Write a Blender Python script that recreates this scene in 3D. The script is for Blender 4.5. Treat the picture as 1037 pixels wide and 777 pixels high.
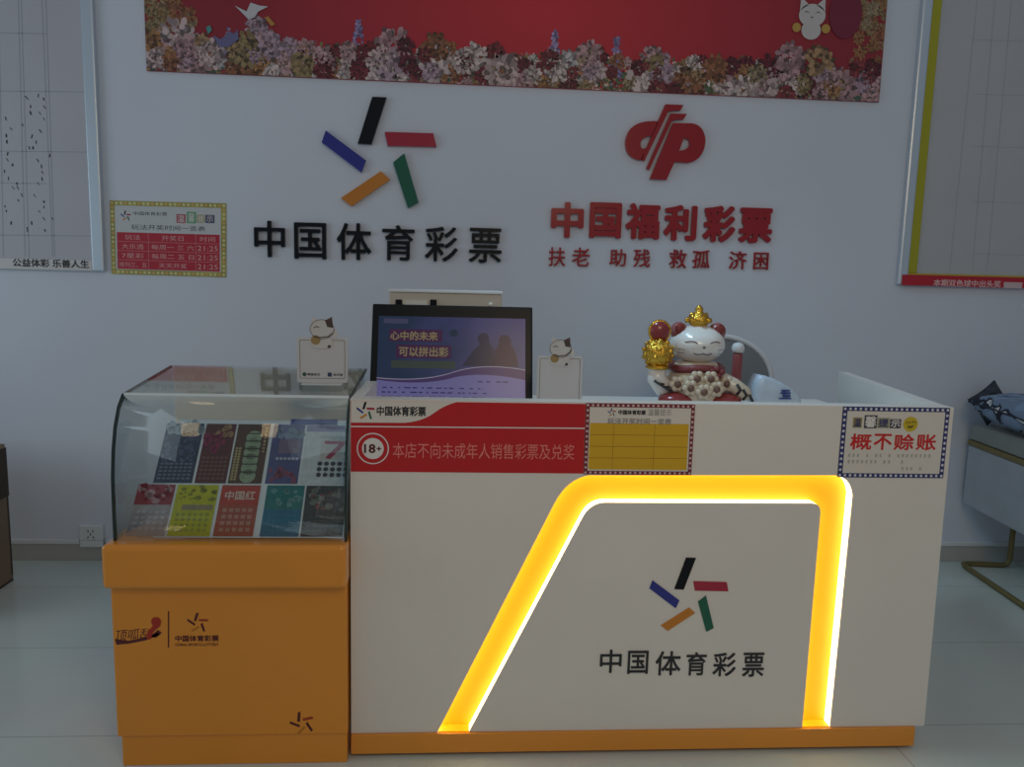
import bpy, bmesh, math, random
from mathutils import Vector, Matrix

random.seed(11)
SC = bpy.context.scene
COL = SC.collection
for _o in list(bpy.data.objects):
    bpy.data.objects.remove(_o)

# ------------------------------------------------------------------ camera
IW, IH, FPX = 1037.0, 777.0, 787.6
PITCH, ROLL, YAW, CAMH = math.radians(7.72), math.radians(1.43), math.radians(3.78), 1.5
FWD = Vector((math.sin(YAW) * math.cos(PITCH), math.cos(YAW) * math.cos(PITCH), -math.sin(PITCH)))
_r0 = Vector((math.cos(YAW), -math.sin(YAW), 0.0))
_u0 = _r0.cross(FWD)
RGT = (math.cos(ROLL) * _r0 + math.sin(ROLL) * _u0).normalized()
UPV = RGT.cross(FWD)
EYE = Vector((0, 0, CAMH))
cam_data = bpy.data.cameras.new('camera')
cam_data.sensor_width = 36.0
cam_data.lens = 36.0 * FPX / IW
cam_data.clip_start = 0.05
cam = bpy.data.objects.new('camera', cam_data)
COL.objects.link(cam)
_m = Matrix.Identity(4)
for i in range(3):
    _m[i][0], _m[i][1], _m[i][2], _m[i][3] = RGT[i], UPV[i], -FWD[i], EYE[i]
cam.matrix_world = _m
SC.camera = cam

# ------------------------------------------------------------------ light
SC.view_settings.view_transform = 'Standard'
SC.view_settings.look = 'None'
SC.view_settings.gamma = 1.0
SC.view_settings.exposure = 0.0
SC.view_settings.use_curve_mapping = False

world = bpy.data.worlds.new('shop_daylight')
SC.world = world
world.use_nodes = True
_bg = world.node_tree.nodes['Background']
_bg.inputs['Color'].default_value = (0.82, 0.96, 1.10, 1)
_bg.inputs['Strength'].default_value = 0.212


def area_light(name, loc, target, size, power, color, sizey=None):
    d = bpy.data.lights.new(name, 'AREA')
    d.energy = power
    d.color = color
    d.size = size
    if sizey:
        d.shape = 'RECTANGLE'
        d.size_y = sizey
    o = bpy.data.objects.new(name, d)
    COL.objects.link(o)
    o.location = loc
    o.rotation_euler = (Vector(target) - Vector(loc)).to_track_quat('-Z', 'Y').to_euler()
    return o


area_light('assumed_warm_lamp', (0.7, -0.5, 2.9), (0.7, 2.4, 0.5), 1.0, 18.0, (1.0, 0.73, 0.42))  # assumed ceiling lamp, out of view; added for the counter's warm front
area_light('assumed_window_light', (-4.2, 1.9, 1.75), (0.5, 2.7, 1.1), 2.0, 17.0, (0.72, 0.90, 1.0), 1.7)  # assumed window, none in view; cool light added from the left
area_light('desk_panel_fill', (-0.1, 2.55, 3.25), (1.15, 2.75, 1.0), 0.5, 4.2, (0.45, 0.78, 1.0), 0.3).data.spread = math.radians(75)  # added cool fill aimed at the counter's inner right panel, no known lamp


# ------------------------------------------------------------------ helpers
def P(px, py, y):
    """the point where a photo pixel's line of sight meets the upright plane Y = y"""
    r = FWD * FPX + RGT * (px - IW / 2) - UPV * (py - IH / 2)
    return EYE + r * ((y - EYE.y) / r.y)


def PX(px, py, y):
    p = P(px, py, y)
    return (p.x, p.z)


MATS = {}


def mat(name, color=(0.8, 0.8, 0.8), rough=0.5, metal=0.0, emit=None, estr=1.0, vary=0.0, scale=8.0,
        bump=0.0, bscale=60.0, coat=0.0, spec=0.5, sheen=0.0):
    if name in MATS:
        return MATS[name]
    m = bpy.data.materials.new(name)
    m.use_nodes = True
    nt = m.node_tree
    b = nt.nodes['Principled BSDF']
    b.inputs['Base Color'].default_value = (*color, 1)
    b.inputs['Roughness'].default_value = rough
    b.inputs['Metallic'].default_value = metal
    b.inputs['Specular IOR Level'].default_value = spec
    b.inputs['Coat Weight'].default_value = coat
    b.inputs['Coat Roughness'].default_value = 0.08
    if sheen:
        b.inputs['Sheen Weight'].default_value = sheen
    if emit:
        b.inputs['Emission Color'].default_value = (*emit, 1)
        b.inputs['Emission Strength'].default_value = estr
    tc = nt.nodes.new('ShaderNodeTexCoord')
    if vary:
        n = nt.nodes.new('ShaderNodeTexNoise')
        n.inputs['Scale'].default_value = scale
        n.inputs['Detail'].default_value = 4
        r = nt.nodes.new('ShaderNodeValToRGB')
        r.color_ramp.elements[0].position = 0.3
        r.color_ramp.elements[1].position = 0.7
        r.color_ramp.elements[0].color = (*[max(0, c * (1 - vary)) for c in color], 1)
        r.color_ramp.elements[1].color = (*[min(1, c * (1 + vary)) for c in color], 1)
        nt.links.new(tc.outputs['Object'], n.inputs['Vector'])
        nt.links.new(n.outputs['Fac'], r.inputs['Fac'])
        nt.links.new(r.outputs['Color'], b.inputs['Base Color'])
    if bump:
        n2 = nt.nodes.new('ShaderNodeTexNoise')
        n2.inputs['Scale'].default_value = bscale
        bp = nt.nodes.new('ShaderNodeBump')
        bp.inputs['Strength'].default_value = bump
        bp.inputs['Distance'].default_value = 0.004
        nt.links.new(tc.outputs['Object'], n2.inputs['Vector'])
        nt.links.new(n2.outputs['Fac'], bp.inputs['Height'])
        nt.links.new(bp.outputs['Normal'], b.inputs['Normal'])
    MATS[name] = m
    return m


def attr_mat(name, rough=0.55):
    if name in MATS:
        return MATS[name]
    m = bpy.data.materials.new(name)
    m.use_nodes = True
    nt = m.node_tree
    b = nt.nodes['Principled BSDF']
    b.inputs['Roughness'].default_value = rough
    a = nt.nodes.new('ShaderNodeAttribute')
    a.attribute_name = 'ink'
    nt.links.new(a.outputs['Color'], b.inputs['Base Color'])
    MATS[name] = m
    return m


def glass_mat(name, tint, gloss_rough=0.02):
    m = bpy.data.materials.new(name)
    m.use_nodes = True
    nt = m.node_tree
    nt.nodes.clear()
    out = nt.nodes.new('ShaderNodeOutputMaterial')
    mix = nt.nodes.new('ShaderNodeMixShader')
    tr = nt.nodes.new('ShaderNodeBsdfTransparent')
    tr.inputs['Color'].default_value = (*tint, 1)
    gl = nt.nodes.new('ShaderNodeBsdfGlossy')
    gl.inputs['Roughness'].default_value = gloss_rough
    lw = nt.nodes.new('ShaderNodeLayerWeight')
    lw.inputs['Blend'].default_value = 0.5
    pw = nt.nodes.new('ShaderNodeMath')
    pw.operation = 'POWER'
    pw.inputs[1].default_value = 4.0
    ma = nt.nodes.new('ShaderNodeMath')
    ma.operation = 'MULTIPLY_ADD'
    ma.inputs[1].default_value = 0.80
    ma.inputs[2].default_value = 0.035
    nt.links.new(lw.outputs['Facing'], pw.inputs[0])
    nt.links.new(pw.outputs[0], ma.inputs[0])
    nt.links.new(ma.outputs[0], mix.inputs['Fac'])
    nt.links.new(tr.outputs[0], mix.inputs[1])
    nt.links.new(gl.outputs[0], mix.inputs[2])
    nt.links.new(mix.outputs[0], out.inputs['Surface'])
    return m


GLYPH = {}


def glyph(body, bold=0.0, res=2):
    """outline of a piece of writing as flat triangles, fitted to the unit square, plus its aspect"""
    k = (body, bold, res)
    if k in GLYPH:
        return GLYPH[k]
    cu = bpy.data.curves.new('writing', 'FONT')
    cu.body = body
    cu.resolution_u = res
    ob = bpy.data.objects.new('writing', cu)
    COL.objects.link(ob)
    bpy.context.view_layer.update()
    dg = bpy.context.evaluated_depsgraph_get()
    me = bpy.data.meshes.new_from_object(ob.evaluated_get(dg))
    vs = [tuple(v.co) for v in me.vertices]
    fs = [tuple(p.vertices) for p in me.polygons]
    bpy.data.objects.remove(ob)
    bpy.data.curves.remove(cu)
    bpy.data.meshes.remove(me)
    x0, x1 = min(v[0] for v in vs), max(v[0] for v in vs)
    y0, y1 = min(v[1] for v in vs), max(v[1] for v in vs)
    w, h = max(x1 - x0, 1e-6), max(y1 - y0, 1e-6)
    GLYPH[k] = ([((v[0] - x0) / w, (v[1] - y0) / h) for v in vs], fs, w / h)
    return GLYPH[k]


def bez(p0, p1, p2, n=8):
    return [((1 - t) ** 2 * p0[0] + 2 * t * (1 - t) * p1[0] + t * t * p2[0],
             (1 - t) ** 2 * p0[1] + 2 * t * (1 - t) * p1[1] + t * t * p2[1]) for t in [i / n for i in range(n + 1)]]


def circ(cx, cz, rx, rz=None, n=24, a0=0.0, a1=2 * math.pi):
    rz = rx if rz is None else rz
    return [(cx + rx * math.cos(a0 + (a1 - a0) * i / n), cz + rz * math.sin(a0 + (a1 - a0) * i / n)) for i in range(n)]


def rounded(x0, x1, z0, z1, r, n=5):
    out = []
    for cx, cz, a in ((x1 - r, z0 + r, -90), (x1 - r, z1 - r, 0), (x0 + r, z1 - r, 90), (x0 + r, z0 + r, 180)):
        for i in range(n + 1):
            t = math.radians(a + 90 * i / n)
            out.append((cx + r * math.cos(t), cz + r * math.sin(t)))
    return out


def area2(p):
    return sum(p[i][0] * p[(i + 1) % len(p)][1] - p[(i + 1) % len(p)][0] * p[i][1] for i in range(len(p)))


class M:
    """collects shapes and becomes ONE mesh"""

    def __init__(s):
        s.bm = bmesh.new()
        s.mi = 0
        s.smooth = False
        s.ink = None

    def use(s, mi=0, smooth=False):
        s.mi, s.smooth = mi, smooth
        return s

    def _fin(s, faces):
        lay = s.bm.loops.layers.float_color.get('ink') if s.ink else None
        if s.ink and lay is None:
            lay = s.bm.loops.layers.float_color.new('ink')
        for f in faces:
            f.material_index = s.mi
            f.smooth = s.smooth
            if s.ink:
                for l in f.loops:
                    l[lay] = (*s.ink, 1)

    def raw(s, vs, fs):
        bv = [s.bm.verts.new(v) for v in vs]
        out = []
        for f in fs:
            try:
                out.append(s.bm.faces.new([bv[i] for i in f]))
            except ValueError:
                pass
        s._fin(out)
        return bv

    def merge(s, b2):
        me = bpy.data.meshes.new('tmp')
        b2.to_mesh(me)
        vs = [tuple(v.co) for v in me.vertices]
        fs = [tuple(p.vertices) for p in me.polygons]
        s.raw(vs, fs)
        bpy.data.meshes.remove(me)
        b2.free()
        return s

    def box(s, x0, x1, y0, y1, z0, z1, bev=0.0, seg=2, M4=None):
        b = bmesh.new()
        bmesh.ops.create_cube(b, size=1.0)
        for v in b.verts:
            v.co = Vector(((x0 + x1) / 2 + v.co.x * (x1 - x0), (y0 + y1) / 2 + v.co.y * (y1 - y0), (z0 + z1) / 2 + v.co.z * (z1 - z0)))
        if bev:
            bmesh.ops.bevel(b, geom=list(b.edges), offset=bev, segments=seg, affect='EDGES', profile=0.5)
        if M4:
            b.transform(M4)
        return s.merge(b)

    def plate(s, pts, y):
        if area2(pts) < 0:
            pts = pts[::-1]
        s.raw([(p[0], y, p[1]) for p in pts], [tuple(range(len(pts)))])
        return s

    def prism(s, pts, y0, y1):
        """outline in X-Z from front y0 to back y1"""
        if area2(pts) < 0:
            pts = pts[::-1]
        n = len(pts)
        vs = [(p[0], y0, p[1]) for p in pts] + [(p[0], y1, p[1]) for p in pts]
        fs = [tuple(range(n)), tuple(range(2 * n - 1, n - 1, -1))]
        fs += [(i, n + i, n + (i + 1) % n, (i + 1) % n) for i in range(n)]
        s.raw(vs, fs)
        return s

    def prism_x(s, pts, x0, x1):
        """outline in Y-Z from x0 to x1"""
        if area2(pts) < 0:
            pts = pts[::-1]
        n = len(pts)
        vs = [(x1, p[0], p[1]) for p in pts] + [(x0, p[0], p[1]) for p in pts]
        fs = [tuple(range(n)), tuple(range(2 * n - 1, n - 1, -1))]
        fs += [(i, n + i, n + (i + 1) % n, (i + 1) % n) for i in range(n)]
        s.raw(vs, fs)
        return s

    def holed(s, loops, y0, y1):
        """outline with holes, X-Z, from y0 to y1"""
        cu = bpy.data.curves.new('outline', 'CURVE')
        cu.dimensions = '2D'
        cu.fill_mode = 'BOTH'
        cu.extrude = abs(y1 - y0) / 2
        for lp in loops:
            sp = cu.splines.new('POLY')
            sp.points.add(len(lp) - 1)
            for q, p in zip(sp.points, lp):
                q.co = (p[0], p[1], 0, 1)
            sp.use_cyclic_u = True
        ob = bpy.data.objects.new('outline', cu)
        COL.objects.link(ob)
        bpy.context.view_layer.update()
        me = bpy.data.meshes.new_from_object(ob.evaluated_get(bpy.context.evaluated_depsgraph_get()))
        ym = (y0 + y1) / 2
        vs = [(v.co.x, ym - v.co.z, v.co.y) for v in me.vertices]
        fs = [tuple(p.vertices) for p in me.polygons]
        bpy.data.objects.remove(ob)
        bpy.data.curves.remove(cu)
        bpy.data.meshes.remove(me)
        s.raw(vs, fs)
        return s

    def text(s, body, x0, x1, z0, z1, y, depth=0.0, bold=0.0, res=2, quad=None):
        """writing fitted to a rectangle (or to four corners) on the plane Y = y, optionally raised; bold thickens the strokes"""
        if bold and not quad:
            h = bold * (z1 - z0)
            n = 8 if bold > 0.02 else 6
            for k in range(n):
                dx, dz = h * math.cos(2 * math.pi * k / n + 0.4), h * math.sin(2 * math.pi * k / n + 0.4)
                s.text(body, x0 + h + dx, x1 - h + dx, z0 + h + dz, z1 - h + dz, y - k * 0.00003, depth, 0.0, res)
            return s
        vs, fs, _ = glyph(body, 0.0, res)
        if quad:
            a, b, c, d = quad  # bl br tr tl
            pt = [((1 - u) * (1 - v) * a[0] + u * (1 - v) * b[0] + u * v * c[0] + (1 - u) * v * d[0],
                   (1 - u) * (1 - v) * a[1] + u * (1 - v) * b[1] + u * v * c[1] + (1 - u) * v * d[1]) for u, v in vs]
        else:
            pt = [(x0 + u * (x1 - x0), z0 + v * (z1 - z0)) for u, v in vs]
        if not depth:
            s.raw([(p[0], y, p[1]) for p in pt], fs)
            return s
        n = len(pt)
        cnt = {}
        for f in fs:
            for i in range(len(f)):
                e = (f[i], f[(i + 1) % len(f)])
                cnt[e] = cnt.get(e, 0) + 1
        v3 = [(p[0], y, p[1]) for p in pt] + [(p[0], y + depth, p[1]) for p in pt]
        f3 = list(fs)
        for (a, b) in cnt:
            if (b, a) not in cnt:
                f3.append((b, a, n + a, n + b))
        s.raw(v3, f3)
        return s

    def text_w(s, body, cx, z0, z1, y, width=None, bold=0.0, depth=0.0):
        _, _, asp = glyph(body, bold)
        w = width or asp * (z1 - z0)
        return s.text(body, cx - w / 2, cx + w / 2, z0, z1, y, depth, bold)

    def tube(s, path, r, n=10, cap=True, closed=False):
        path = [Vector(p) for p in path]
        m = len(path)
        rs = r if isinstance(r, (list, tuple)) else [r] * m
        vs, fs = [], []
        up = None
        for i, p in enumerate(path):
            if closed:
                t = (path[(i + 1) % m] - path[i - 1]).normalized()
            else:
                t = (path[min(i + 1, m - 1)] - path[max(i - 1, 0)]).normalized()
            if up is None:
                up = Vector((0, 0, 1)) if abs(t.z) < 0.9 else Vector((1, 0, 0))
            a = t.cross(up).normalized()
            up = a.cross(t).normalized()
            for k in range(n):
                w = 2 * math.pi * k / n
                vs.append(tuple(p + (a * math.cos(w) + up * math.sin(w)) * rs[i]))
        for i in range(m if closed else m - 1):
            j = (i + 1) % m
            for k in range(n):
                k2 = (k + 1) % n
                fs.append((i * n + k, i * n + k2, j * n + k2, j * n + k))
        if cap and not closed:
            fs.append(tuple(range(n - 1, -1, -1)))
            fs.append(tuple(range((m - 1) * n, m * n)))
        s.raw(vs, fs)
        return s

    def lathe(s, prof, c=(0, 0, 0), n=24, M4=None):
        vs, fs = [], []
        m = len(prof)
        for r, z in prof:
            for k in range(n):
                w = 2 * math.pi * k / n
                v = Vector((r * math.cos(w), r * math.sin(w), z))
                if M4:
                    v = M4 @ v
                vs.append((c[0] + v.x, c[1] + v.y, c[2] + v.z))
        for i in range(m - 1):
            for k in range(n):
                k2 = (k + 1) % n
                fs.append((i * n + k, i * n + k2, (i + 1) * n + k2, (i + 1) * n + k))
        fs.append(tuple(range(n - 1, -1, -1)))
        fs.append(tuple(range((m - 1) * n, m * n)))
        s.raw(vs, fs)
        return s

    def ball(s, c, r, seg=20, rings=14, M4=None):
        r = r if isinstance(r, (list, tuple)) else (r, r, r)
        b = bmesh.new()
        bmesh.ops.create_uvsphere(b, u_segments=seg, v_segments=rings, radius=1.0)
        T = Matrix.Translation(c) @ (M4 or Matrix.Identity(4)) @ Matrix.Diagonal((*r, 1))
        b.transform(T)
        return s.merge(b)

    def star(s, cx, cz, size, y, depth=0.0, rot=0.0, only=None, mats=(0, 1, 2, 3, 4)):
        """the five slanted bars of the emblem; size = overall width"""
        for k in (range(5) if only is None else [only]):
            s.mi = mats[k]
            q = [(cx + size * (x * math.cos(rot) - z * math.sin(rot)), cz + size * (x * math.sin(rot) + z * math.cos(rot))) for x, z in STAR[k]]
            if depth:
                s.prism(q, y, y + depth)
            else:
                s.plate(q, y)
        return s

    def mesh(s, name, mats, off=None):
        me = bpy.data.meshes.new(name)
        s.bm.normal_update()
        s.bm.to_mesh(me)
        s.bm.free()
        if off is not None:
            me.transform(Matrix.Translation(-Vector(off)))
        for m in (mats if isinstance(mats, (list, tuple)) else [mats]):
            me.materials.append(m)
        return me


# bar outlines of the five-bar emblem, in units of its width about its middle (black, red, green, orange, blue)
_raw = [[(508, 62), (558, 64), (505, 229), (457, 226)], [(551, 185), (722, 190), (733, 238), (562, 234)],
        [(581, 292), (620, 260), (670, 432), (633, 452)], [(398, 417), (538, 323), (570, 352), (435, 446)],
        [(345, 180), (486, 285), (470, 327), (331, 222)]]
STAR = [[((x - 532) / 402.0, (257 - y) / 402.0) for x, y in q] for q in _raw]


class T:
    """a top-level thing: an Empty at its base with its parts as children"""

    def __init__(s, name, label, cat, loc, rot=(0, 0, 0), group=None, world=True):
        s.o = bpy.data.objects.new(name, None)
        s.o.empty_display_size = 0.05
        COL.objects.link(s.o)
        s.o.location = loc
        s.o.rotation_euler = rot
        s.loc = loc
        s.world = world
        s.o['label'] = label
        s.o['category'] = cat
        if group:
            s.o['group'] = group

    def add(s, name, m, mats, parent=None, label=None):
        me = m.mesh(name, mats, s.loc if s.world else None)
        ob = bpy.data.objects.new(name, me)
        COL.objects.link(ob)
        ob.parent = parent or s.o
        if label:
            ob['label'] = label
        return ob


def single(name, m, mats, label, cat, loc=(0, 0, 0), rot=(0, 0, 0), group=None, world=True):
    me = m.mesh(name, mats, loc if world else None)
    ob = bpy.data.objects.new(name, me)
    COL.objects.link(ob)
    ob.location = loc
    ob.rotation_euler = rot
    ob['label'] = label
    ob['category'] = cat
    if group:
        ob['group'] = group
    return ob


def struct(name, m, mats):
    ob = bpy.data.objects.new(name, m.mesh(name, mats))
    COL.objects.link(ob)
    ob['kind'] = 'structure'
    return ob


# ------------------------------------------------------------------ shared materials
WALL_Y = 3.997
FRONT_Y = 2.286
white_lam = mat('white_laminate', (0.80, 0.755, 0.70), 0.35, vary=0.02, scale=3)
white_pap = mat('white_paper', (0.74, 0.69, 0.63), 0.5)
orange_gloss = mat('orange_lacquer', (0.84, 0.31, 0.024), 0.22, vary=0.03, scale=3, coat=0.4)
black_acr = mat('black_acrylic', (0.006, 0.007, 0.010), 0.22, spec=0.25)
red_acr = mat('crimson_acrylic', (0.42, 0.022, 0.05), 0.15)
green_acr = mat('dark_green_acrylic', (0.012, 0.12, 0.07), 0.15)
orange_acr = mat('orange_acrylic', (0.62, 0.22, 0.025), 0.15)
blue_acr = mat('navy_acrylic', (0.03, 0.035, 0.27), 0.15)
STARM = [black_acr, red_acr, green_acr, orange_acr, blue_acr]
lucky_red = mat('lucky_red_acrylic', (0.36, 0.012, 0.018), 0.18)
ink_black = mat('black_ink', (0.02, 0.02, 0.024), 0.5)
ink_grey = mat('grey_ink', (0.25, 0.24, 0.24), 0.6)
ink_red = mat('red_ink', (0.62, 0.02, 0.02), 0.45)
ink_white = mat('white_ink', (0.80, 0.76, 0.74), 0.5)
ink_pale_red = mat('pale_red_ink', (0.85, 0.24, 0.2), 0.5)
ink_navy = mat('navy_ink', (0.03, 0.035, 0.16), 0.5)
ink_wine = mat('wine_ink', (0.20, 0.018, 0.035), 0.5)
ink_maroon = mat('maroon_ink', (0.10, 0.012, 0.012), 0.4)
ink_yellow = mat('yellow_ink', (0.72, 0.42, 0.012), 0.5)
steel = mat('brushed_aluminium', (0.62, 0.70, 0.78), 0.35, metal=0.6)
gold = mat('polished_gold', (0.72, 0.42, 0.06), 0.25, metal=1.0, bump=0.9, bscale=160)
dark_red = mat('dark_red_glaze', (0.25, 0.03, 0.03), 0.25, coat=0.3)
cream = mat('cream_glaze', (0.62, 0.52, 0.40), 0.3, coat=0.3)
glaze = mat('white_glaze', (0.78, 0.76, 0.74), 0.2, coat=0.5)

# ------------------------------------------------------------------ structure
wall_m = mat('painted_wall', (0.69, 0.735, 0.83), 0.75, vary=0.025, scale=1.3, bump=0.05, bscale=40)
struct('wall_back', M().box(-5, 4.02, WALL_Y, WALL_Y + 0.12, 0, 3.6), wall_m)


def floor_material():
    m = bpy.data.materials.new('polished_floor_tiles')
    m.use_nodes = True
    nt = m.node_tree
    b = nt.nodes['Principled BSDF']
    tc = nt.nodes.new('ShaderNodeTexCoord')
    mp = nt.nodes.new('ShaderNodeMapping')
    mp.inputs['Location'].default_value = (1.0, -2.415, 0)
    br = nt.nodes.new('ShaderNodeTexBrick')
    br.offset = 0.0
    br.inputs['Scale'].default_value = 1.0
    br.inputs['Brick Width'].default_value = 2.45
    br.inputs['Row Height'].default_value = 0.61
    br.inputs['Mortar Size'].default_value = 0.0022
    br.inputs['Mortar Smooth'].default_value = 0.3
    br.inputs['Color1'].default_value = (0.63, 0.70, 0.67, 1)
    br.inputs['Color2'].default_value = (0.65, 0.72, 0.69, 1)
    br.inputs['Mortar'].default_value = (0.38, 0.41, 0.395, 1)
    ns = nt.nodes.new('ShaderNodeTexNoise')
    ns.inputs['Scale'].default_value = 2.5
    ns.inputs['Detail'].default_value = 5
    mx = nt.nodes.new('ShaderNodeMix')
    mx.data_type = 'RGBA'
    mx.blend_type = 'MULTIPLY'
    mx.inputs['Factor'].default_value = 0.12
    nt.links.new(tc.outputs['Object'], mp.inputs['Vector'])
    nt.links.new(mp.outputs[0], br.inputs['Vector'])
    nt.links.new(tc.outputs['Object'], ns.inputs['Vector'])
    nt.links.new(br.outputs['Color'], mx.inputs['A'])
    nt.links.new(ns.outputs['Color'], mx.inputs['B'])
    nt.links.new(mx.outputs['Result'], b.inputs['Base Color'])
    b.inputs['Roughness'].default_value = 0.16
    return m


struct('floor', M().box(-5, 3.9, -4, WALL_Y, -0.1, 0), floor_material())
struct('wall_right_unseen', M().box(3.9, 4.02, -1.5, WALL_Y, 0, 3.6), wall_m)  # unseen side wall, put in to block ambient light from the right
struct('baseboard_back', M().box(-5, 3.9, WALL_Y - 0.010, WALL_Y, 0.0, 0.088, 0.002), mat('skirting_tile', (0.47, 0.47, 0.45), 0.35, vary=0.04, scale=4))
struct('trim_1', M().box(-5, -1.945, WALL_Y - 0.016, WALL_Y, 0.0885, 0.112, 0.003).box(-1.815, 3.9, WALL_Y - 0.016, WALL_Y, 0.0885, 0.112, 0.003),
       mat('white_trunking', (0.74, 0.77, 0.80), 0.35))

# ------------------------------------------------------------------ counter
ct = T('reception_counter', 'white reception counter with glowing yellow channel and orange kickboard', 'counter', (0.6, 2.7, 0))
CX0, CX1 = -0.325, 1.524
CZ0, CZ1 = 0.078, 1.136


def cpts(l):
    return [PX(x, y, FRONT_Y) for x, y in l]


outer = [(443, 742.5), (561, 511)] + bez((561, 511), (574, 485), (597, 481.5), 8)[1:] + [(843, 481.5)] + \
        bez((843, 481.5), (862, 482), (863.5, 502), 8)[1:] + [(840.5, 736)]
inner = [(475, 742), (589, 526)] + bez((589, 526), (597, 510), (612, 509.2), 8)[1:] + [(823, 510)] + \
        bez((823, 510), (831, 510.5), (831, 519), 6)[1:] + [(812.5, 736)]
OUT, INN = cpts(outer), cpts(inner)
OUT[0] = (OUT[0][0], CZ0); OUT[-1] = (OUT[-1][0], CZ0)
INN[0] = (INN[0][0], CZ0); INN[-1] = (INN[-1][0], CZ0)
PD = 0.042
fp = M()
fp.holed([[(CX0, CZ0), OUT[0]] + OUT[1:] + [(CX1 + 0.01, CZ0), (CX1, CZ1), (CX0, CZ1)]], FRONT_Y, FRONT_Y + PD)
fp.holed([INN], FRONT_Y, FRONT_Y + PD)
fp.box(CX0, CX1, FRONT_Y + PD + 0.004, FRONT_Y + PD + 0.016, CZ0, CZ1)
ct.add('front_panel', fp, white_lam)
plate_m = mat('yellow_diffuser', (0.92, 0.46, 0.008), 0.5, emit=(1.0, 0.42, 0.0), estr=0.22)
pl = M()
n_ = 60


def resample(p, n):
    L = [0]
    for i in range(1, len(p)):
        L.append(L[-1] + math.dist(p[i], p[i - 1]))
    out = []
    j = 0
    for k in range(n + 1):
        t = L[-1] * k / n
        while j < len(p) - 2 and L[j + 1] < t:
            j += 1
        f = (t - L[j]) / max(L[j + 1] - L[j], 1e-9)
        out.append((p[j][0] + f * (p[j + 1][0] - p[j][0]), p[j][1] + f * (p[j + 1][1] - p[j][1])))
    return out


pl.box(CX0 + 0.1, CX1 - 0.1, FRONT_Y + PD - 0.001, FRONT_Y + PD + 0.003, CZ0, 1.0)
for _a, _b in ((OUT[0][0], INN[0][0]), (INN[-1][0], OUT[-1][0])):
    pl.box(_a + 0.002, _b - 0.002, FRONT_Y + 0.001, FRONT_Y + PD - 0.0015, CZ0 - 0.0005, CZ0 + 0.0015)
ct.add('channel_back', pl, plate_m, label='glowing yellow back of the channel')
led_m = mat('led_strip', (0.95, 0.9, 0.7), 0.5, emit=(1.0, 0.86, 0.50), estr=2.7)
for lp, sg in ((OUT, 1), (INN, -1)):
    g = M()
    y0, y1 = FRONT_Y + 0.003, FRONT_Y + PD - 0.0015
    cxm = sum(p[0] for p in INN) / len(INN)
    nv = []
    for i, p in enumerate(lp):
        a, b = lp[max(i - 1, 0)], lp[min(i + 1, len(lp) - 1)]
        d = Vector((b[0] - a[0], b[1] - a[1])).normalized()
        nrm = Vector((d.y, -d.x)) * sg      # into the channel
        nv.append((p[0] + nrm.x * 0.0002, p[1] + nrm.y * 0.0002))
    vs = [(q[0], y0, q[1]) for q in nv] + [(q[0], y1, q[1]) for q in nv]
    k = len(nv)
    g.raw(vs, [(i, i + 1, k + i + 1, k + i) for i in range(k - 1)])
    ct.add('led_strip', g, led_m, label='white-hot light strip lining the channel')
ct.add('side_panel', M().prism_x([(FRONT_Y + PD + 0.016, CZ0), (3.2, CZ0), (3.2, 0.99), (2.685, 0.99), (2.685, CZ1), (FRONT_Y + PD + 0.016, CZ1)], CX0, CX0 + 0.035), white_lam)
rp = M()
_q = [(1.484, FRONT_Y + PD + 0.016), (1.524, FRONT_Y + PD + 0.016), (1.655, 3.22), (1.615, 3.22)]
rp.raw([(x, y, CZ0) for x, y in _q] + [(x, y, CZ1) for x, y in _q], [(3, 2, 1, 0), (4, 5, 6, 7)] + [(i, (i + 1) % 4, 4 + (i + 1) % 4, 4 + i) for i in range(4)])
ct.add('side_panel', rp, white_lam)
DESK = 1.03
DZ = DESK + 0.001
ct.add('desk_top', M().box(CX0 + 0.041, 1.483, FRONT_Y + PD + 0.017, 3.12, DESK - 0.03, DESK), white_lam)
kb = ct.add('kickboard', M().box(CX0, 1.50, FRONT_Y - 0.008, FRONT_Y + 0.05, 0.012, CZ0 - 0.001, 0.002), orange_gloss, label='orange kickboard')
ct.add('foot_rail', M().box(CX0 + 0.02, 1.46, FRONT_Y + 0.02, FRONT_Y + 0.045, 0.0, 0.0115), ink_black)  # black rail also paints in the shadow line under the kickboard
_c = PX(697.3, 602.5, FRONT_Y)
_sz = PX(738, 602, FRONT_Y)[0] - PX(658, 602, FRONT_Y)[0]
for k, nm in enumerate(('black', 'red', 'green', 'orange', 'blue')):
    ct.add('emblem_bar', M().star(_c[0], _c[1], _sz, FRONT_Y - 0.0025, 0.002, only=k, mats=(0,) * 5), STARM[k], label=nm + ' bar of the emblem')
for ch, x0, x1, y0, y1 in zip('中国体育彩票', (607, 635, 663, 694, 721, 751), (630, 657, 690, 716, 746, 774.5), (658, 659, 659.5, 660.5, 661, 661), (681.5, 682.5, 684, 684, 685, 685.5)):
    a, b = PX(x0, y1, FRONT_Y), PX(x1, y0, FRONT_Y)
    ct.add('character', M().text(ch, a[0], b[0], a[1], b[1], FRONT_Y - 0.0025, 0.002, bold=0.012, res=3), ink_black)

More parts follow.
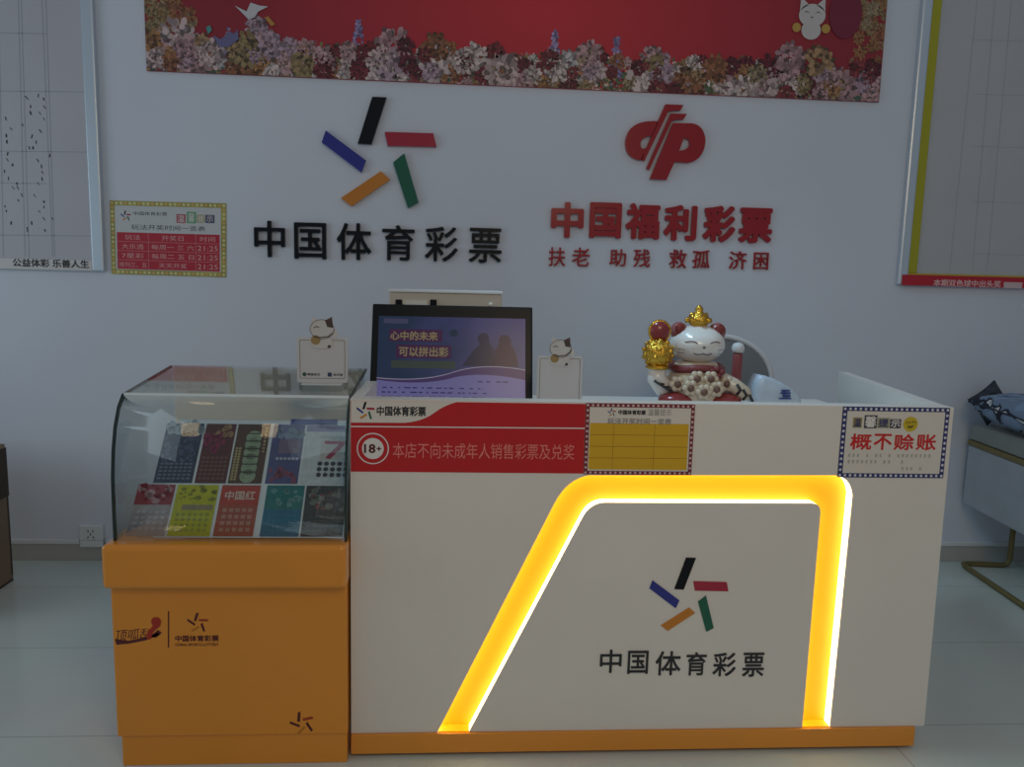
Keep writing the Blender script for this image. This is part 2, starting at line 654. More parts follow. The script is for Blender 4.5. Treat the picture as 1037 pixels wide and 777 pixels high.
# ------------------------------------------------------------------ display case
cs = T('display_case', 'glass-topped orange display case standing beside white counter', 'display case', (-0.675, 2.5, 0))
BY = 2.25
cs.add('body', M().box(-1.018, -0.331, BY, 2.76, 0.098, 0.58, 0.004), orange_gloss)
cs.add('plinth', M().box(-1.008, -0.333, BY + 0.006, 2.75, 0.0, 0.097, 0.003), orange_gloss)
cs.add('ledge', M().use(0, False).box(-1.026, -0.328, 2.212, 2.78, 0.578, 0.711, 0.016, 4), orange_gloss)
clear = glass_mat('clear_glass', (0.955, 0.98, 0.975))
GX0, GX1 = -0.997, -0.337
prof = [(2.252, 0.712), (2.252, 0.80), (2.254, 0.90), (2.266, 0.98), (2.285, 1.045), (2.315, 1.10), (2.345, 1.128)]


def thick(pr, t):
    o = []
    for i, p in enumerate(pr):
        a, b = pr[max(i - 1, 0)], pr[min(i + 1, len(pr) - 1)]
        d = Vector((b[0] - a[0], b[1] - a[1])).normalized()
        o.append((p[0] + d.y * t, p[1] - d.x * t))
    return pr + o[::-1]


def strip_prism(mm, pr, t, x0, x1):
    """a bent sheet of even thickness"""
    o = thick(pr, t)[len(pr):][::-1]
    n = len(pr)
    vs = []
    for x in (x0, x1):
        vs += [(x, p[0], p[1]) for p in pr] + [(x, p[0], p[1]) for p in o]
    fs = []
    h = 2 * n
    for i in range(n - 1):
        fs += [(i, i + 1, h + i + 1, h + i), (n + i + 1, n + i, h + n + i, h + n + i + 1),
               (i + 1, i, n + i, n + i + 1), (h + i, h + i + 1, h + n + i + 1, h + n + i)]
    fs += [(0, h, h + n, n), (n - 1, 2 * n - 1, h + 2 * n - 1, h + n - 1)]
    mm.raw(vs, [f[::-1] for f in fs])
    return mm


cs.add('front_glass', strip_prism(M().use(0, True), prof, 0.004, GX0, GX1), clear)
top_pr = [(2.352, 1.1335), (2.74, 1.173)]
cs.add('top_glass', strip_prism(M(), top_pr, 0.004, GX0, GX1), clear)
side = [(2.259, 0.712), (2.261, 0.90), (2.273, 0.98), (2.292, 1.042), (2.322, 1.095), (2.352, 1.124), (2.735, 1.165), (2.735, 0.712)]
for x in (GX0 + 0.0005, GX1 - 0.0045):
    cs.add('side_glass', M().prism_x(side, x, x + 0.004), clear)
edge_m = mat('dark_glass_edge', (0.012, 0.03, 0.026), 0.2)
full = prof + top_pr
for x in (GX0 - 0.0065, GX1 + 0.0005):
    e = M()
    strip_prism(e, [(p[0] - 0.001, p[1]) for p in prof], 0.012, x, x + 0.006)
    strip_prism(e, [(2.346, 1.131), (2.74, 1.172)], 0.007, x, x + 0.006)
    cs.add('glass_edge', e, edge_m, label='dark edge of the bent glass')
cs.add('bend_highlight', M().box(GX0, GX1, 2.3465, 2.3515, 1.1265, 1.135), mat('highlight_pale', (0.85, 0.93, 0.97), 0.3))  # pale strip painting in the bright reflection where front and top glass meet
cs.add('back_panel', M().box(GX0 + 0.005, GX1 - 0.006, 2.737, 2.745, 0.712, 1.165), white_lam)
# sloping ticket board
RB = Vector((0, 2.274, 0.715))
TH = math.radians(40)


def on_board(x, s_, lift=0.0):
    return Vector((x, RB.y + s_ * math.sin(TH) - lift * math.cos(TH), RB.z + s_ * math.cos(TH) + lift * math.sin(TH)))


bd = M()
a, b = on_board(-0.985, 0), on_board(-0.985, 0.40)
bd.prism_x([(a.y, a.z), (b.y, b.z), (b.y + 0.006, b.z), (a.y + 0.006, a.z)], -0.90, -0.345)
bd.prism_x([(b.y - 0.004, b.z - 0.01), (b.y + 0.004, b.z - 0.01), (b.y + 0.004, 0.712), (b.y - 0.004, 0.712)], -0.90, -0.345)
cs.add('ticket_board', bd, mat('pale_board', (0.66, 0.72, 0.78), 0.4))
lg = M()
lg.text('顶呱刮', *[0] * 4, BY - 0.0006, bold=0.03, quad=[PX(116, 650, BY), PX(152, 646, BY), PX(154, 636, BY), PX(118, 638, BY)])
lg.plate([PX(*q, BY) for q in [(116.5, 647), (130, 649), (146, 646), (160, 641), (162, 643), (146, 649), (130, 652), (118, 653)]], BY - 0.0009)
lg.plate([PX(*q, BY) for q in [(160, 638), (164, 641), (158, 646), (152, 645)]], BY - 0.0009)
lg.use(1)
lg.plate([PX(*q, BY) for q in [(157, 625), (161, 625.5), (163.5, 629), (162.5, 634), (157, 638.5), (155, 641), (153, 647), (150, 648), (148, 645), (150, 639), (155, 634), (153, 630), (154, 626.5)]], BY - 0.0012)
cs.add('brand_mark', lg, [ink_maroon, mat('thumb_red_ink', (0.42, 0.03, 0.012), 0.4)])
cs.add('divider_line', M().plate([PX(x, y, BY) for x, y in ((170.0, 619), (171.4, 619), (171.4, 656), (170.0, 656))], BY - 0.0006), ink_maroon)
case_star = [ink_maroon, mat('brick_ink', (0.40, 0.05, 0.012), 0.4), ink_maroon, mat('amber_ink', (0.55, 0.2, 0.01), 0.4), ink_maroon]
c_ = PX(200.3, 630.5, BY)
cs.add('printed_emblem', M().star(c_[0], c_[1], 0.062, BY - 0.0006), case_star)
tx = M()
a, b = PX(177.5, 650, BY), PX(221.5, 643.3, BY)
tx.text('中国体育彩票', a[0], b[0], a[1], b[1], BY - 0.0006, bold=0.03)
a, b = PX(177.5, 654.6, BY), PX(221.5, 651.4, BY)
tx.text('CHINA SPORTS LOTTERY', a[0], b[0], a[1], b[1], BY - 0.0006, bold=0.02)
cs.add('printed_lettering', tx, ink_maroon)
c_ = PX(306, 732, BY)
cs.add('printed_emblem', M().star(c_[0], c_[1], 0.074, BY - 0.0006, rot=0.25), case_star)


# ------------------------------------------------------------------ scratch tickets
def ink(name, c):
    return mat('ticket_' + name, tuple(q * 0.84 for q in c), 0.35, vary=0.12, scale=60)


def ticket(name, label, x0, x1, row, base, cells):
    """cells: list of (part name, material, [(kind, args...)]) in a 0..1 x 0..1 card"""
    s0, s1 = ((0.004, 0.170), (0.176, 0.385))[row]
    w, h = x1 - x0, s1 - s0
    p = on_board(x0, s0, 0.0012)
    t = T('lottery_ticket', label, 'scratch ticket', p, (-TH, 0, 0), 'scratch tickets in the glass case', world=False)
    t.add('card', M().box(0, w, -0.0006, 0.0006, 0, h), base)
    y = -0.0010
    for nm, mt, sh in cells:
        m = M()
        for q in sh:
            if q[0] == 'r':
                m.plate([(q[1] * w, q[2] * h), (q[3] * w, q[2] * h), (q[3] * w, q[4] * h), (q[1] * w, q[4] * h)], y)
            elif q[0] == 'p':
                m.plate([(a * w, b * h) for a, b in q[1]], y)
            elif q[0] == 'd':
                rr = q[3] * w
                m.plate(circ(q[1] * w, q[2] * h, rr, n=12), y)
            elif q[0] == 't':
                m.text(q[1], q[2] * w, q[4] * w, q[3] * h, q[5] * h, y, bold=0.02)
        t.add(nm, m, mt)
        y -= 0.0004
    return t


def grid(nx, nz, x0, x1, z0, z1, fx=0.6, fz=0.55):
    out = []
    for i in range(nx):
        for j in range(nz):
            a = x0 + (x1 - x0) * (i + 0.5 - fx / 2) / nx
            b = z0 + (z1 - z0) * (j + 0.5 - fz / 2) / nz
            out.append(('r', a, b, a + (x1 - x0) * fx / nx, b + (z1 - z0) * fz / nz))
    return out


def dots(nx, nz, x0, x1, z0, z1, r):
    return [('d', x0 + (x1 - x0) * (i + 0.5) / nx, z0 + (z1 - z0) * (j + 0.5) / nz, r) for i in range(nx) for j in range(nz)]


def blobs(n, x0, x1, z0, z1, r0, r1, seed):
    rr = random.Random(seed)
    out = []
    for _ in range(n):
        cx, cz, r = rr.uniform(x0, x1), rr.uniform(z0, z1), rr.uniform(r0, r1)
        out.append(('p', [(cx + r * (0.6 + 0.6 * rr.random()) * math.cos(a), cz + 0.6 * r * (0.6 + 0.6 * rr.random()) * math.sin(a)) for a in [k * math.pi / 5 for k in range(10)]]))
    return out


ticket('pink', 'white scratch ticket with red and pink picture, lowest row, left corner of case', -0.979, -0.868, 0, ink('ash', (0.40, 0.36, 0.38)),
       [('picture', ink('dusky_red', (0.33, 0.05, 0.07)), [('r', 0, 0.60, 1, 1)]),
        ('figures', ink('rose', (0.50, 0.30, 0.32)), blobs(12, 0.1, 0.9, 0.66, 0.95, 0.05, 0.15, 3)),
        ('frills', ink('deep_red', (0.24, 0.012, 0.02)), blobs(12, 0.1, 0.9, 0.68, 0.98, 0.04, 0.11, 4)),
        ('numbers', ink('silver', (0.50, 0.48, 0.50)), grid(5, 4, 0.08, 0.92, 0.08, 0.5, 0.7, 0.5))])
ticket('yellow', 'yellow-green scratch ticket in lowest row of glass case', -0.861, -0.738, 0, ink('lime', (0.52, 0.52, 0.012)),
       [('picture', ink('olive', (0.25, 0.26, 0.02)), blobs(22, 0.1, 0.95, 0.66, 0.96, 0.03, 0.09, 5)),
        ('band', ink('khaki', (0.30, 0.26, 0.14)), [('r', 0.2, 0.50, 0.95, 0.60)]),
        ('numbers', ink('moss', (0.32, 0.36, 0.03)), dots(6, 4, 0.08, 0.92, 0.06, 0.46, 0.045))])
ticket('red', 'brick red scratch ticket with white Chinese title in lowest row of case', -0.728, -0.612, 0, ink('brick', (0.42, 0.085, 0.045)),
       [('header', ink('scarlet', (0.50, 0.06, 0.035)), [('r', 0, 0.6, 1, 0.96)]),
        ('title', ink('title_white', (0.75, 0.62, 0.55)), [('t', '中国红', 0.12, 0.70, 0.9, 0.88)]),
        ('numbers', ink('salmon', (0.50, 0.24, 0.17)), grid(5, 4, 0.1, 0.92, 0.06, 0.56, 0.7, 0.6))])
ticket('teal', 'teal and blue scratch ticket with pale flower picture in lowest row', -0.592, -0.478, 0, ink('sea_blue', (0.02, 0.17, 0.30)),
       [('picture', ink('teal', (0.02, 0.19, 0.20)), [('r', 0, 0.52, 1, 1)]),
        ('flowers', ink('sea_green', (0.13, 0.33, 0.33)), blobs(11, 0.15, 0.9, 0.6, 0.92, 0.05, 0.12, 7)),
        ('numbers', ink('mid_blue', (0.03, 0.22, 0.36)), grid(6, 4, 0.1, 0.92, 0.06, 0.45, 0.7, 0.3))])
ticket('dark', 'black scratch ticket with grey and red picture, lowest row beside counter', -0.472, -0.348, 0, ink('soot', (0.035, 0.035, 0.035)),
       [('picture', ink('grey_green', (0.17, 0.18, 0.16)), blobs(16, 0.1, 0.95, 0.5, 0.97, 0.05, 0.13, 8)),
        ('figures', ink('rust', (0.24, 0.05, 0.04)), blobs(6, 0.1, 0.6, 0.5, 0.85, 0.04, 0.10, 9)),
        ('numbers', ink('charcoal', (0.07, 0.07, 0.065)), grid(6, 4, 0.1, 0.92, 0.06, 0.42, 0.7, 0.4))])
ticket('navy', 'dark navy scratch ticket with silver top in upper row of case', -0.938, -0.822, 1, ink('ink_blue', (0.035, 0.05, 0.10)),
       [('header', ink('silver_foil', (0.35, 0.42, 0.48)), blobs(16, 0.05, 0.95, 0.86, 0.98, 0.05, 0.16, 10)),
        ('picture', ink('slate_blue', (0.10, 0.11, 0.20)), blobs(40, 0.05, 0.95, 0.3, 0.82, 0.03, 0.09, 11)),
        ('numbers', ink('steel_blue', (0.17, 0.19, 0.27)), grid(7, 5, 0.06, 0.94, 0.04, 0.34, 0.7, 0.5))])
ticket('brown', 'dark maroon scratch ticket with gold writing in upper row of case', -0.814, -0.720, 1, ink('oxblood', (0.11, 0.022, 0.02)),
       [('title', ink('old_gold', (0.36, 0.22, 0.10)), blobs(9, 0.3, 0.95, 0.78, 0.95, 0.04, 0.1, 12)),
        ('picture', ink('magenta', (0.25, 0.02, 0.07)), blobs(14, 0.0, 0.7, 0.55, 0.8, 0.05, 0.13, 13)),
        ('numbers', ink('cocoa', (0.20, 0.09, 0.06)), grid(6, 6, 0.06, 0.94, 0.04, 0.45, 0.7, 0.5))])
ticket('bottles', 'brown scratch ticket with column of pale green bottles in upper row', -0.714, -0.612, 1, ink('umber', (0.10, 0.045, 0.022)),
       [('bottles', ink('celadon', (0.30, 0.38, 0.25)), [('d', 0.55, 0.12 + 0.13 * k, 0.24) for k in range(6)]),
        ('gaps', ink('dark_moss', (0.06, 0.07, 0.03)), [('r', 0.3, 0.175 + 0.13 * k, 0.8, 0.195 + 0.13 * k) for k in range(6)]),
        ('numbers', ink('straw', (0.42, 0.33, 0.14)), dots(2, 12, 0.04, 0.24, 0.04, 0.6, 0.045) + dots(1, 8, 0.84, 0.96, 0.5, 0.96, 0.04))])
ticket('purple', 'blue and purple scratch ticket beside the one with a 7', -0.601, -0.502, 1, ink('indigo', (0.09, 0.10, 0.26)),
       [('picture', ink('violet_grey', (0.20, 0.15, 0.24)), [('r', 0.25, 0.5, 0.95, 0.74)]),
        ('header', ink('steel', (0.20, 0.26, 0.38)), blobs(12, 0.1, 0.9, 0.78, 0.95, 0.05, 0.14, 14)),
        ('figures', ink('plum', (0.27, 0.07, 0.13)), blobs(14, 0.1, 0.9, 0.06, 0.26, 0.05, 0.12, 15)),
        ('title', ink('pale_blue', (0.45, 0.5, 0.62)), grid(6, 1, 0.2, 0.95, 0.36, 0.46, 0.7, 0.4))])
ticket('seven', 'white scratch ticket with large red 7 and rows of dark dots', -0.495, -0.348, 1, ink('chalk', (0.62, 0.68, 0.74)),
       [('header', ink('lilac', (0.28, 0.26, 0.46)), [('r', 0.0, 0.88, 1, 0.99)]),
        ('panel', ink('light', (0.58, 0.58, 0.56)), [('r', 0.36, 0.4, 1.0, 0.74)]),
        ('figure', ink('crimson', (0.36, 0.012, 0.06)), [('t', '7', 0.42, 0.41, 0.92, 0.72)]),
        ('numbers', ink_black, dots(5, 3, 0.3, 1.0, 0.1, 0.38, 0.052))])
# two flat header strips tucked behind the upper row
single('ticket_header_strip', M().box(0, 0.15, 0, 0.001, 0, 0.02), ink('royal_blue', (0.05, 0.06, 0.30)),
       'narrow blue strip above the purple ticket in the case', 'strip', on_board(-0.55, 0.3862, 0.002), (-TH, 0, 0), world=False)

# ------------------------------------------------------------------ notices fixed to the counter
SY = FRONT_Y - 0.0012


def rect(px0, py0, px1, py1, y):
    a, b = PX(px0, py1, y), PX(px1, py0, y)
    return [(a[0], a[1]), (b[0], a[1]), (b[0], b[1]), (a[0], b[1])]


sg = T('age_notice', 'wide red 18+ notice on upper front of white counter', 'sign', (0.02, SY, 0.916))
X0, X1, Z0, Z1 = -0.3235, 0.3745, 0.917, 1.131
sg.add('sheet', M().box(X0, X1, SY, FRONT_Y - 0.0001, Z0, Z1), mat('notice_red', (0.56, 0.012, 0.014), 0.32, vary=0.06, scale=4))
sw = [PX(355.5, 405.2, SY), PX(468, 406, SY)] + [PX(x, y, SY) for x, y in bez((468, 406), (452, 409), (440, 418), 6)[1:]] + \
     [PX(x, y, SY) for x, y in bez((440, 418), (428, 427), (410, 428.3), 6)[1:]] + [PX(355.5, 428, SY)]
sw = [(max(x, X0), min(z, Z1)) for x, z in sw]
sg.add('header', M().plate(sw, SY - 0.0004), white_pap, label='white swoosh header')
sg.add('rule_line', M().plate([(X0, PX(355, 432.6, SY)[1]), (X1, PX(591, 434.5, SY)[1]), (X1, PX(591, 433.3, SY)[1]), (X0, PX(355, 431.4, SY)[1])], SY - 0.0004), ink_white)
c_ = PX(370.3, 416, SY)
sg.add('emblem', M().star(c_[0], c_[1], 0.054, SY - 0.0008), STARM)
a, b = PX(381.5, 421.2, SY), PX(431.5, 411.8, SY)
sg.add('title', M().text('中国体育彩票', a[0], b[0], a[1], b[1], SY - 0.0008, bold=0.03), ink_black)
c_ = PX(377.6, 454.4, SY)
bg = M()
bg.holed([circ(c_[0], c_[1], 0.0475, n=40), circ(c_[0], c_[1], 0.0440, n=40)], SY - 0.0008, SY - 0.0002)
bg.plate(circ(c_[0], c_[1], 0.032, n=40), SY - 0.0004)
bg.use(1).text('18', c_[0] - 0.026, c_[0] + 0.008, c_[1] - 0.014, c_[1] + 0.014, SY - 0.0008, bold=0.04)
bg.text('+', c_[0] + 0.011, c_[0] + 0.025, c_[1] - 0.007, c_[1] + 0.007, SY - 0.0008, bold=0.05)
sg.add('age_badge', bg, [ink_white, ink_maroon])
a, b = PX(397.8, 464, SY), PX(582, 450.2, SY)
sg.add('lettering', M().text('本店不向未成年人销售彩票及兑奖', a[0], b[0], a[1], b[1], SY - 0.0008), ink_pale_red)


def dotted_border(m, x0, x1, z0, z1, wd, nx, nz, y):
    """row of round dots along the four edges"""
    for i in range(nx):
        x = x0 + wd / 2 + (x1 - x0 - wd) * i / (nx - 1)
        for z in (z0 + wd / 2, z1 - wd / 2):
            m.plate(circ(x, z, wd * 0.33, n=10), y)
    for j in range(1, nz - 1):
        z = z0 + wd / 2 + (z1 - z0 - wd) * j / (nz - 1)
        for x in (x0 + wd / 2, x1 - wd / 2):
            m.plate(circ(x, z, wd * 0.33, n=10), y)
    return m


# timetable with yellow cells
X0, X1, Z0, Z1 = 0.3752, 0.708, 0.915, 1.134
dn = T('draw_timetable', 'yellow timetable with dotted wine red border on counter front', 'sign', (0.54, SY, Z0))
dn.add('sheet', M().box(X0, X1, SY - 0.001, FRONT_Y - 0.0001, Z0, Z1), ink_wine, label='wine red border sheet')
dn.add('border_dots', dotted_border(M(), X0, X1, Z0, Z1, 0.0115, 22, 14, SY - 0.0014), mat('dot_pink', (0.70, 0.52, 0.50), 0.5))
dn.add('white_field', M().plate(rounded(X0 + 0.0115, X1 - 0.0115, Z0 + 0.0115, Z1 - 0.0115, 0.001), SY - 0.0014), white_pap)
tb = M()
tz0, tz1 = Z0 + 0.016, Z1 - 0.060
tb.plate(rounded(X0 + 0.014, X1 - 0.016, tz0, tz1, 0.001), SY - 0.0018)
tb.use(1)
for k in range(1, 4):
    z = tz0 + (tz1 - tz0) * k / 4
    tb.plate(rounded(X0 + 0.014, X1 - 0.016, z - 0.0008, z + 0.0008, 0.0002), SY - 0.0022)
for f in (0.24, 0.655):
    x = X0 + 0.014 + (X1 - X0 - 0.03) * f
    tb.plate(rounded(x - 0.0007, x + 0.0007, tz0, tz1, 0.0002), SY - 0.0022)
dn.add('table_cells', tb, [ink_yellow, mat('table_line', (0.40, 0.20, 0.01), 0.5)])
c_ = PX(619.5, 417.5, SY)
dn.add('emblem', M().star(c_[0], c_[1], 0.026, SY - 0.0018), STARM)
t_ = M()
a, b = PX(626, 420, SY), PX(654, 415.5, SY)
t_.text('中国体育彩票', a[0], b[0], a[1], b[1], SY - 0.0018, bold=0.04)
a, b = PX(615, 429.5, SY), PX(680, 424, SY)
t_.use(1).text('玩法开奖时间一览表', a[0], b[0], a[1], b[1], SY - 0.0018, bold=0.02)
a, b = PX(656, 421, SY), PX(680, 414.5, SY)
t_.text('温馨提示', a[0], b[0], a[1], b[1], SY - 0.0018)
dn.add('title', t_, [ink_black, ink_grey])

# no-credit notice
X0, X1, Z0, Z1 = 1.170, 1.511, 0.9125, 1.135
tn = T('credit_notice', 'white notice with red Chinese writing and dotted navy border', 'sign', (1.34, SY, Z0))
tn.add('sheet', M().box(X0, X1, SY - 0.001, FRONT_Y - 0.0001, Z0, Z1), ink_navy, label='navy border sheet')
tn.add('border_dots', dotted_border(M(), X0, X1, Z0, Z1, 0.0135, 21, 13, SY - 0.0014), mat('dot_grey', (0.66, 0.66, 0.72), 0.5))
tn.add('white_field', M().plate(rounded(X0 + 0.0145, X1 - 0.0145, Z0 + 0.0135, Z1 - 0.0135, 0.001), SY - 0.0014), white_pap)


def tip(fx, fz):
    """position on the notice, fx from its left and fz from its top, both 0..1"""
    return (X0 + fx * (X1 - X0), Z1 - fz * (Z1 - Z0))


ib = M()
cols = [(0, 0.10, 0.185, 0.15, 0.295), (1, 0.205, 0.325, 0.115, 0.30), (2, 0.33, 0.44, 0.15, 0.295), (3, 0.445, 0.55, 0.165, 0.295)]
for (k, a0, a1, b0, b1), ch in zip(cols, '温馨提示'):
    p, q = tip(a0, b1), tip(a1, b0)
    ib.use(k).plate([(p[0], p[1]), (q[0], p[1]), (q[0], q[1]), (p[0], q[1])], SY - 0.0018)
    ib.use(4 if k in (0, 2) else 5).text(ch, p[0] + 0.003, q[0] - 0.003, p[1] + 0.003, q[1] - 0.003, SY - 0.0022, bold=0.025)
tn.add('title_tiles', ib, [mat('tile_olive', (0.34, 0.29, 0.09), 0.5), mat('tile_slate', (0.07, 0.07, 0.10), 0.5), mat('tile_stone', (0.34, 0.34, 0.22), 0.5),
                           mat('tile_dark', (0.06, 0.05, 0.08), 0.5), ink_navy, ink_white])
sm = M()
p = tip(0.64, 0.235)
sm.plate(circ(p[0], p[1], 0.0235, n=28), SY - 0.0018)
sm.use(1)
for dx, dz, r in ((-0.008, 0.004, 0.008), (0.010, 0.006, 0.008)):
    sm.holed([circ(p[0] + dx, p[1] + dz, r, r * 0.5, n=14), circ(p[0] + dx, p[1] + dz - 0.002, r * 0.8, r * 0.38, n=14)], SY - 0.0022, SY - 0.0019)
sm.plate([(p[0] - 0.012, p[1] - 0.006), (p[0] + 0.013, p[1] - 0.003), (p[0] + 0.004, p[1] - 0.013), (p[0] - 0.006, p[1] - 0.012)], SY - 0.0022)
tn.add('smiling_face', sm, [mat('smile_yellow', (0.62, 0.47, 0.02), 0.5), mat('smile_line', (0.18, 0.12, 0.01), 0.5)])
rt = M()
for ch, (a0, a1) in zip('概不赊账', ((0.09, 0.29), (0.31, 0.48), (0.50, 0.69), (0.71, 0.90))):
    p, q = tip(a0, 0.605), tip(a1, 0.375)
    rt.text(ch, p[0], q[0], p[1], q[1], SY - 0.0018, bold=0.028)
tn.add('lettering', rt, ink_red)
gt = M()
rnd = random.Random(5)
for z, a0, a1 in ((0.685, 0.08, 0.88), (0.775, 0.08, 0.62), (0.87, 0.55, 0.88)):
    x = a0
    while x < a1:
        if rnd.random() < 0.82:
            p = tip(x, z)
            for j in range(3):
                gt.plate([(p[0], p[1] - 0.004 + 0.0036 * j), (p[0] + 0.008, p[1] - 0.004 + 0.0036 * j), (p[0] + 0.008, p[1] - 0.0026 + 0.0036 * j), (p[0], p[1] - 0.0026 + 0.0036 * j)], SY - 0.0018)
            gt.plate([(p[0] + 0.003, p[1] - 0.005), (p[0] + 0.0045, p[1] - 0.005), (p[0] + 0.0045, p[1] + 0.006), (p[0] + 0.003, p[1] + 0.006)], SY - 0.0018)
        x += 0.042
tn.add('small_print', gt, mat('faint_ink', (0.42, 0.40, 0.38), 0.6))

# ------------------------------------------------------------------ wall emblems and lettering
WF = WALL_Y - 0.022
em = T('wall_emblem', 'emblem of five coloured slanted bars above black wall lettering', 'emblem', (*PX(383.5, 153, WALL_Y)[:1], WALL_Y, 1.95))
for k, nm in enumerate(('black', 'red', 'green', 'orange', 'blue')):
    q = [PX(230 + x / 3.457, 80 + y / 3.457, WF) for x, y in _raw[k]]
    em.add('emblem_bar', M().prism(q, WF, WALL_Y - 0.0005), STARM[k], label=nm + ' glossy bar')


def wall_text(name, label, chars, boxes, m, bold, deep):
    yf = WALL_Y - deep
    a = PX(boxes[0][0], boxes[0][3], yf)
    b = PX(boxes[-1][1], boxes[-1][3], yf)
    t = T(name, label, 'lettering', ((a[0] + b[0]) / 2, WALL_Y, a[1]))
    for ch, (x0, x1, y0, y1) in zip(chars, boxes):
        p, q = PX(x0, y1, yf), PX(x1, y0, yf)
        t.add('character', M().text(ch, p[0], q[0], p[1], q[1], yf, deep - 0.0005, bold=bold, res=3), m)
    return t


wall_text('wall_lettering', 'large black Chinese lettering under the five-bar emblem', '中国体育彩票',
          [(257.5, 288, 224, 260), (298, 330, 226, 262), (341, 376, 226.5, 263), (387, 420, 228.5, 263.5), (430, 464, 230, 264.5), (474.5, 508.5, 231.5, 266)], black_acr, 0.014, 0.02)
wall_text('wall_lettering', 'heavy red Chinese lettering below the round red emblem', '中国福利彩票',
          [(557.5, 592, 205, 240.5), (596.5, 630.4, 205.5, 241), (633, 669.4, 206.4, 242), (671.7, 707, 208, 243.7), (711.4, 746.4, 208.7, 245), (747.8, 783.7, 211, 246)], lucky_red, 0.042, 0.02)
wall_text('wall_lettering', 'small red line of Chinese lettering, lowest line on wall', '扶老助残救孤济困',
          [(555.5, 573, 250.7, 269.5), (579, 597.5, 251, 269.5), (617, 634.5, 252.5, 269.5), (641.4, 659, 252.5, 270.5), (677.5, 696, 253, 271.5), (701, 719.5, 253.5, 271.5), (738, 757, 254.5, 272.5), (763, 779, 256, 273)], lucky_red, 0.008, 0.012)


def l3(pts):
    return [PX(530 + x / 3.457, 80 + y / 3.457, WF) for x, y in pts]


lu = T('wall_emblem', 'round glossy red emblem of slanted strokes above heavy red lettering', 'emblem', (1.0, WALL_Y, 2.0))
ring = [(474, 148)] + bez((474, 148), (400, 142), (372, 178), 8)[1:] + bez((372, 178), (345, 220), (368, 262), 8)[1:] + bez((368, 262), (385, 283), (415, 285), 6)[1:] + \
       [(430, 241)] + bez((430, 241), (408, 252), (411, 222), 5)[1:] + bez((411, 222), (418, 200), (451, 199), 6)[1:]
lu.add('ring_stroke', M().prism(l3(ring), WF, WALL_Y - 0.0005), lucky_red)
lu.add('slanted_stroke', M().prism(l3([(498, 88), (561, 91), (550, 110), (523, 110), (507, 116), (424, 287), (412, 283)]), WF, WALL_Y - 0.0005), lucky_red)
lu.add('slanted_stroke', M().prism(l3([(516, 121), (573, 122), (561, 141), (536, 142), (520, 148), (441, 318), (431, 312)]), WF, WALL_Y - 0.0005), lucky_red)
pout = [(524, 154), (590, 155)] + bez((590, 155), (632, 160), (638, 212), 8)[1:] + bez((638, 212), (636, 284), (575, 294), 8)[1:] + [(530, 290), (501, 354), (443, 350)]
phole = [(562, 207)] + bez((562, 207), (587, 208), (582, 230), 5)[1:] + bez((582, 230), (575, 250), (546, 251), 5)[1:]
lu.add('rounded_stroke', M().holed([l3(pout), l3(phole)], WF, WALL_Y - 0.0005), lucky_red)

# ------------------------------------------------------------------ banner
BF = WALL_Y - 0.012
bn = T('wall_banner', 'wide red banner bordered with printed flowers, hung high on wall', 'banner', (0.28, WALL_Y, 2.436))
bl, br_ = PX(148.5, 71.5, BF), PX(890, 103.5, BF)


def banner_red():
    m = bpy.data.materials.new('banner_red_print')
    m.use_nodes = True
    nt = m.node_tree
    b = nt.nodes['Principled BSDF']
    b.inputs['Roughness'].default_value = 0.6
    tc = nt.nodes.new('ShaderNodeTexCoord')
    mp = nt.nodes.new('ShaderNodeMapping')
    mp.inputs['Location'].default_value = (-0.08, 0, -0.45)
    mp.inputs['Scale'].default_value = (0.66, 0.0, 1.2)
    gr = nt.nodes.new('ShaderNodeTexGradient')
    gr.gradient_type = 'SPHERICAL'
    rp_ = nt.nodes.new('ShaderNodeValToRGB')
    rp_.color_ramp.elements[0].color = (0.30, 0.022, 0.038, 1)
    rp_.color_ramp.elements[1].color = (0.66, 0.032, 0.05, 1)
    nt.links.new(tc.outputs['Object'], mp.inputs['Vector'])
    nt.links.new(mp.outputs[0], gr.inputs['Vector'])
    nt.links.new(gr.outputs['Fac'], rp_.inputs['Fac'])
    nt.links.new(rp_.outputs['Color'], b.inputs['Base Color'])
    return m


bn.add('sheet', M().prism([bl, br_, (br_[0] + 0.0, 3.45), (bl[0] + 0.0, 3.45)], BF, WALL_Y - 0.001), banner_red())
fl = M()
frnd = random.Random(21)
PINK = [(0.60, 0.36, 0.38), (0.52, 0.30, 0.33), (0.66, 0.48, 0.48), (0.50, 0.34, 0.42), (0.72, 0.58, 0.56)]
DEEP = [(0.22, 0.03, 0.045), (0.30, 0.05, 0.06), (0.16, 0.02, 0.04)]
OCHR = [(0.46, 0.22, 0.09), (0.36, 0.25, 0.12), (0.46, 0.28, 0.15), (0.36, 0.14, 0.07), (0.40, 0.30, 0.18)]
PURP = [(0.24, 0.17, 0.36), (0.34, 0.26, 0.45), (0.18, 0.16, 0.34)]
LEAF = [(0.05, 0.09, 0.05), (0.10, 0.13, 0.06), (0.06, 0.11, 0.09), (0.16, 0.15, 0.07)]
WHIT = [(0.70, 0.64, 0.62), (0.62, 0.56, 0.58)]


def jit(c, a=0.18):
    k = 1 + frnd.uniform(-a, a)
    return tuple(min(0.85, max(0.0, q * k)) for q in c)


_cnt = [0]


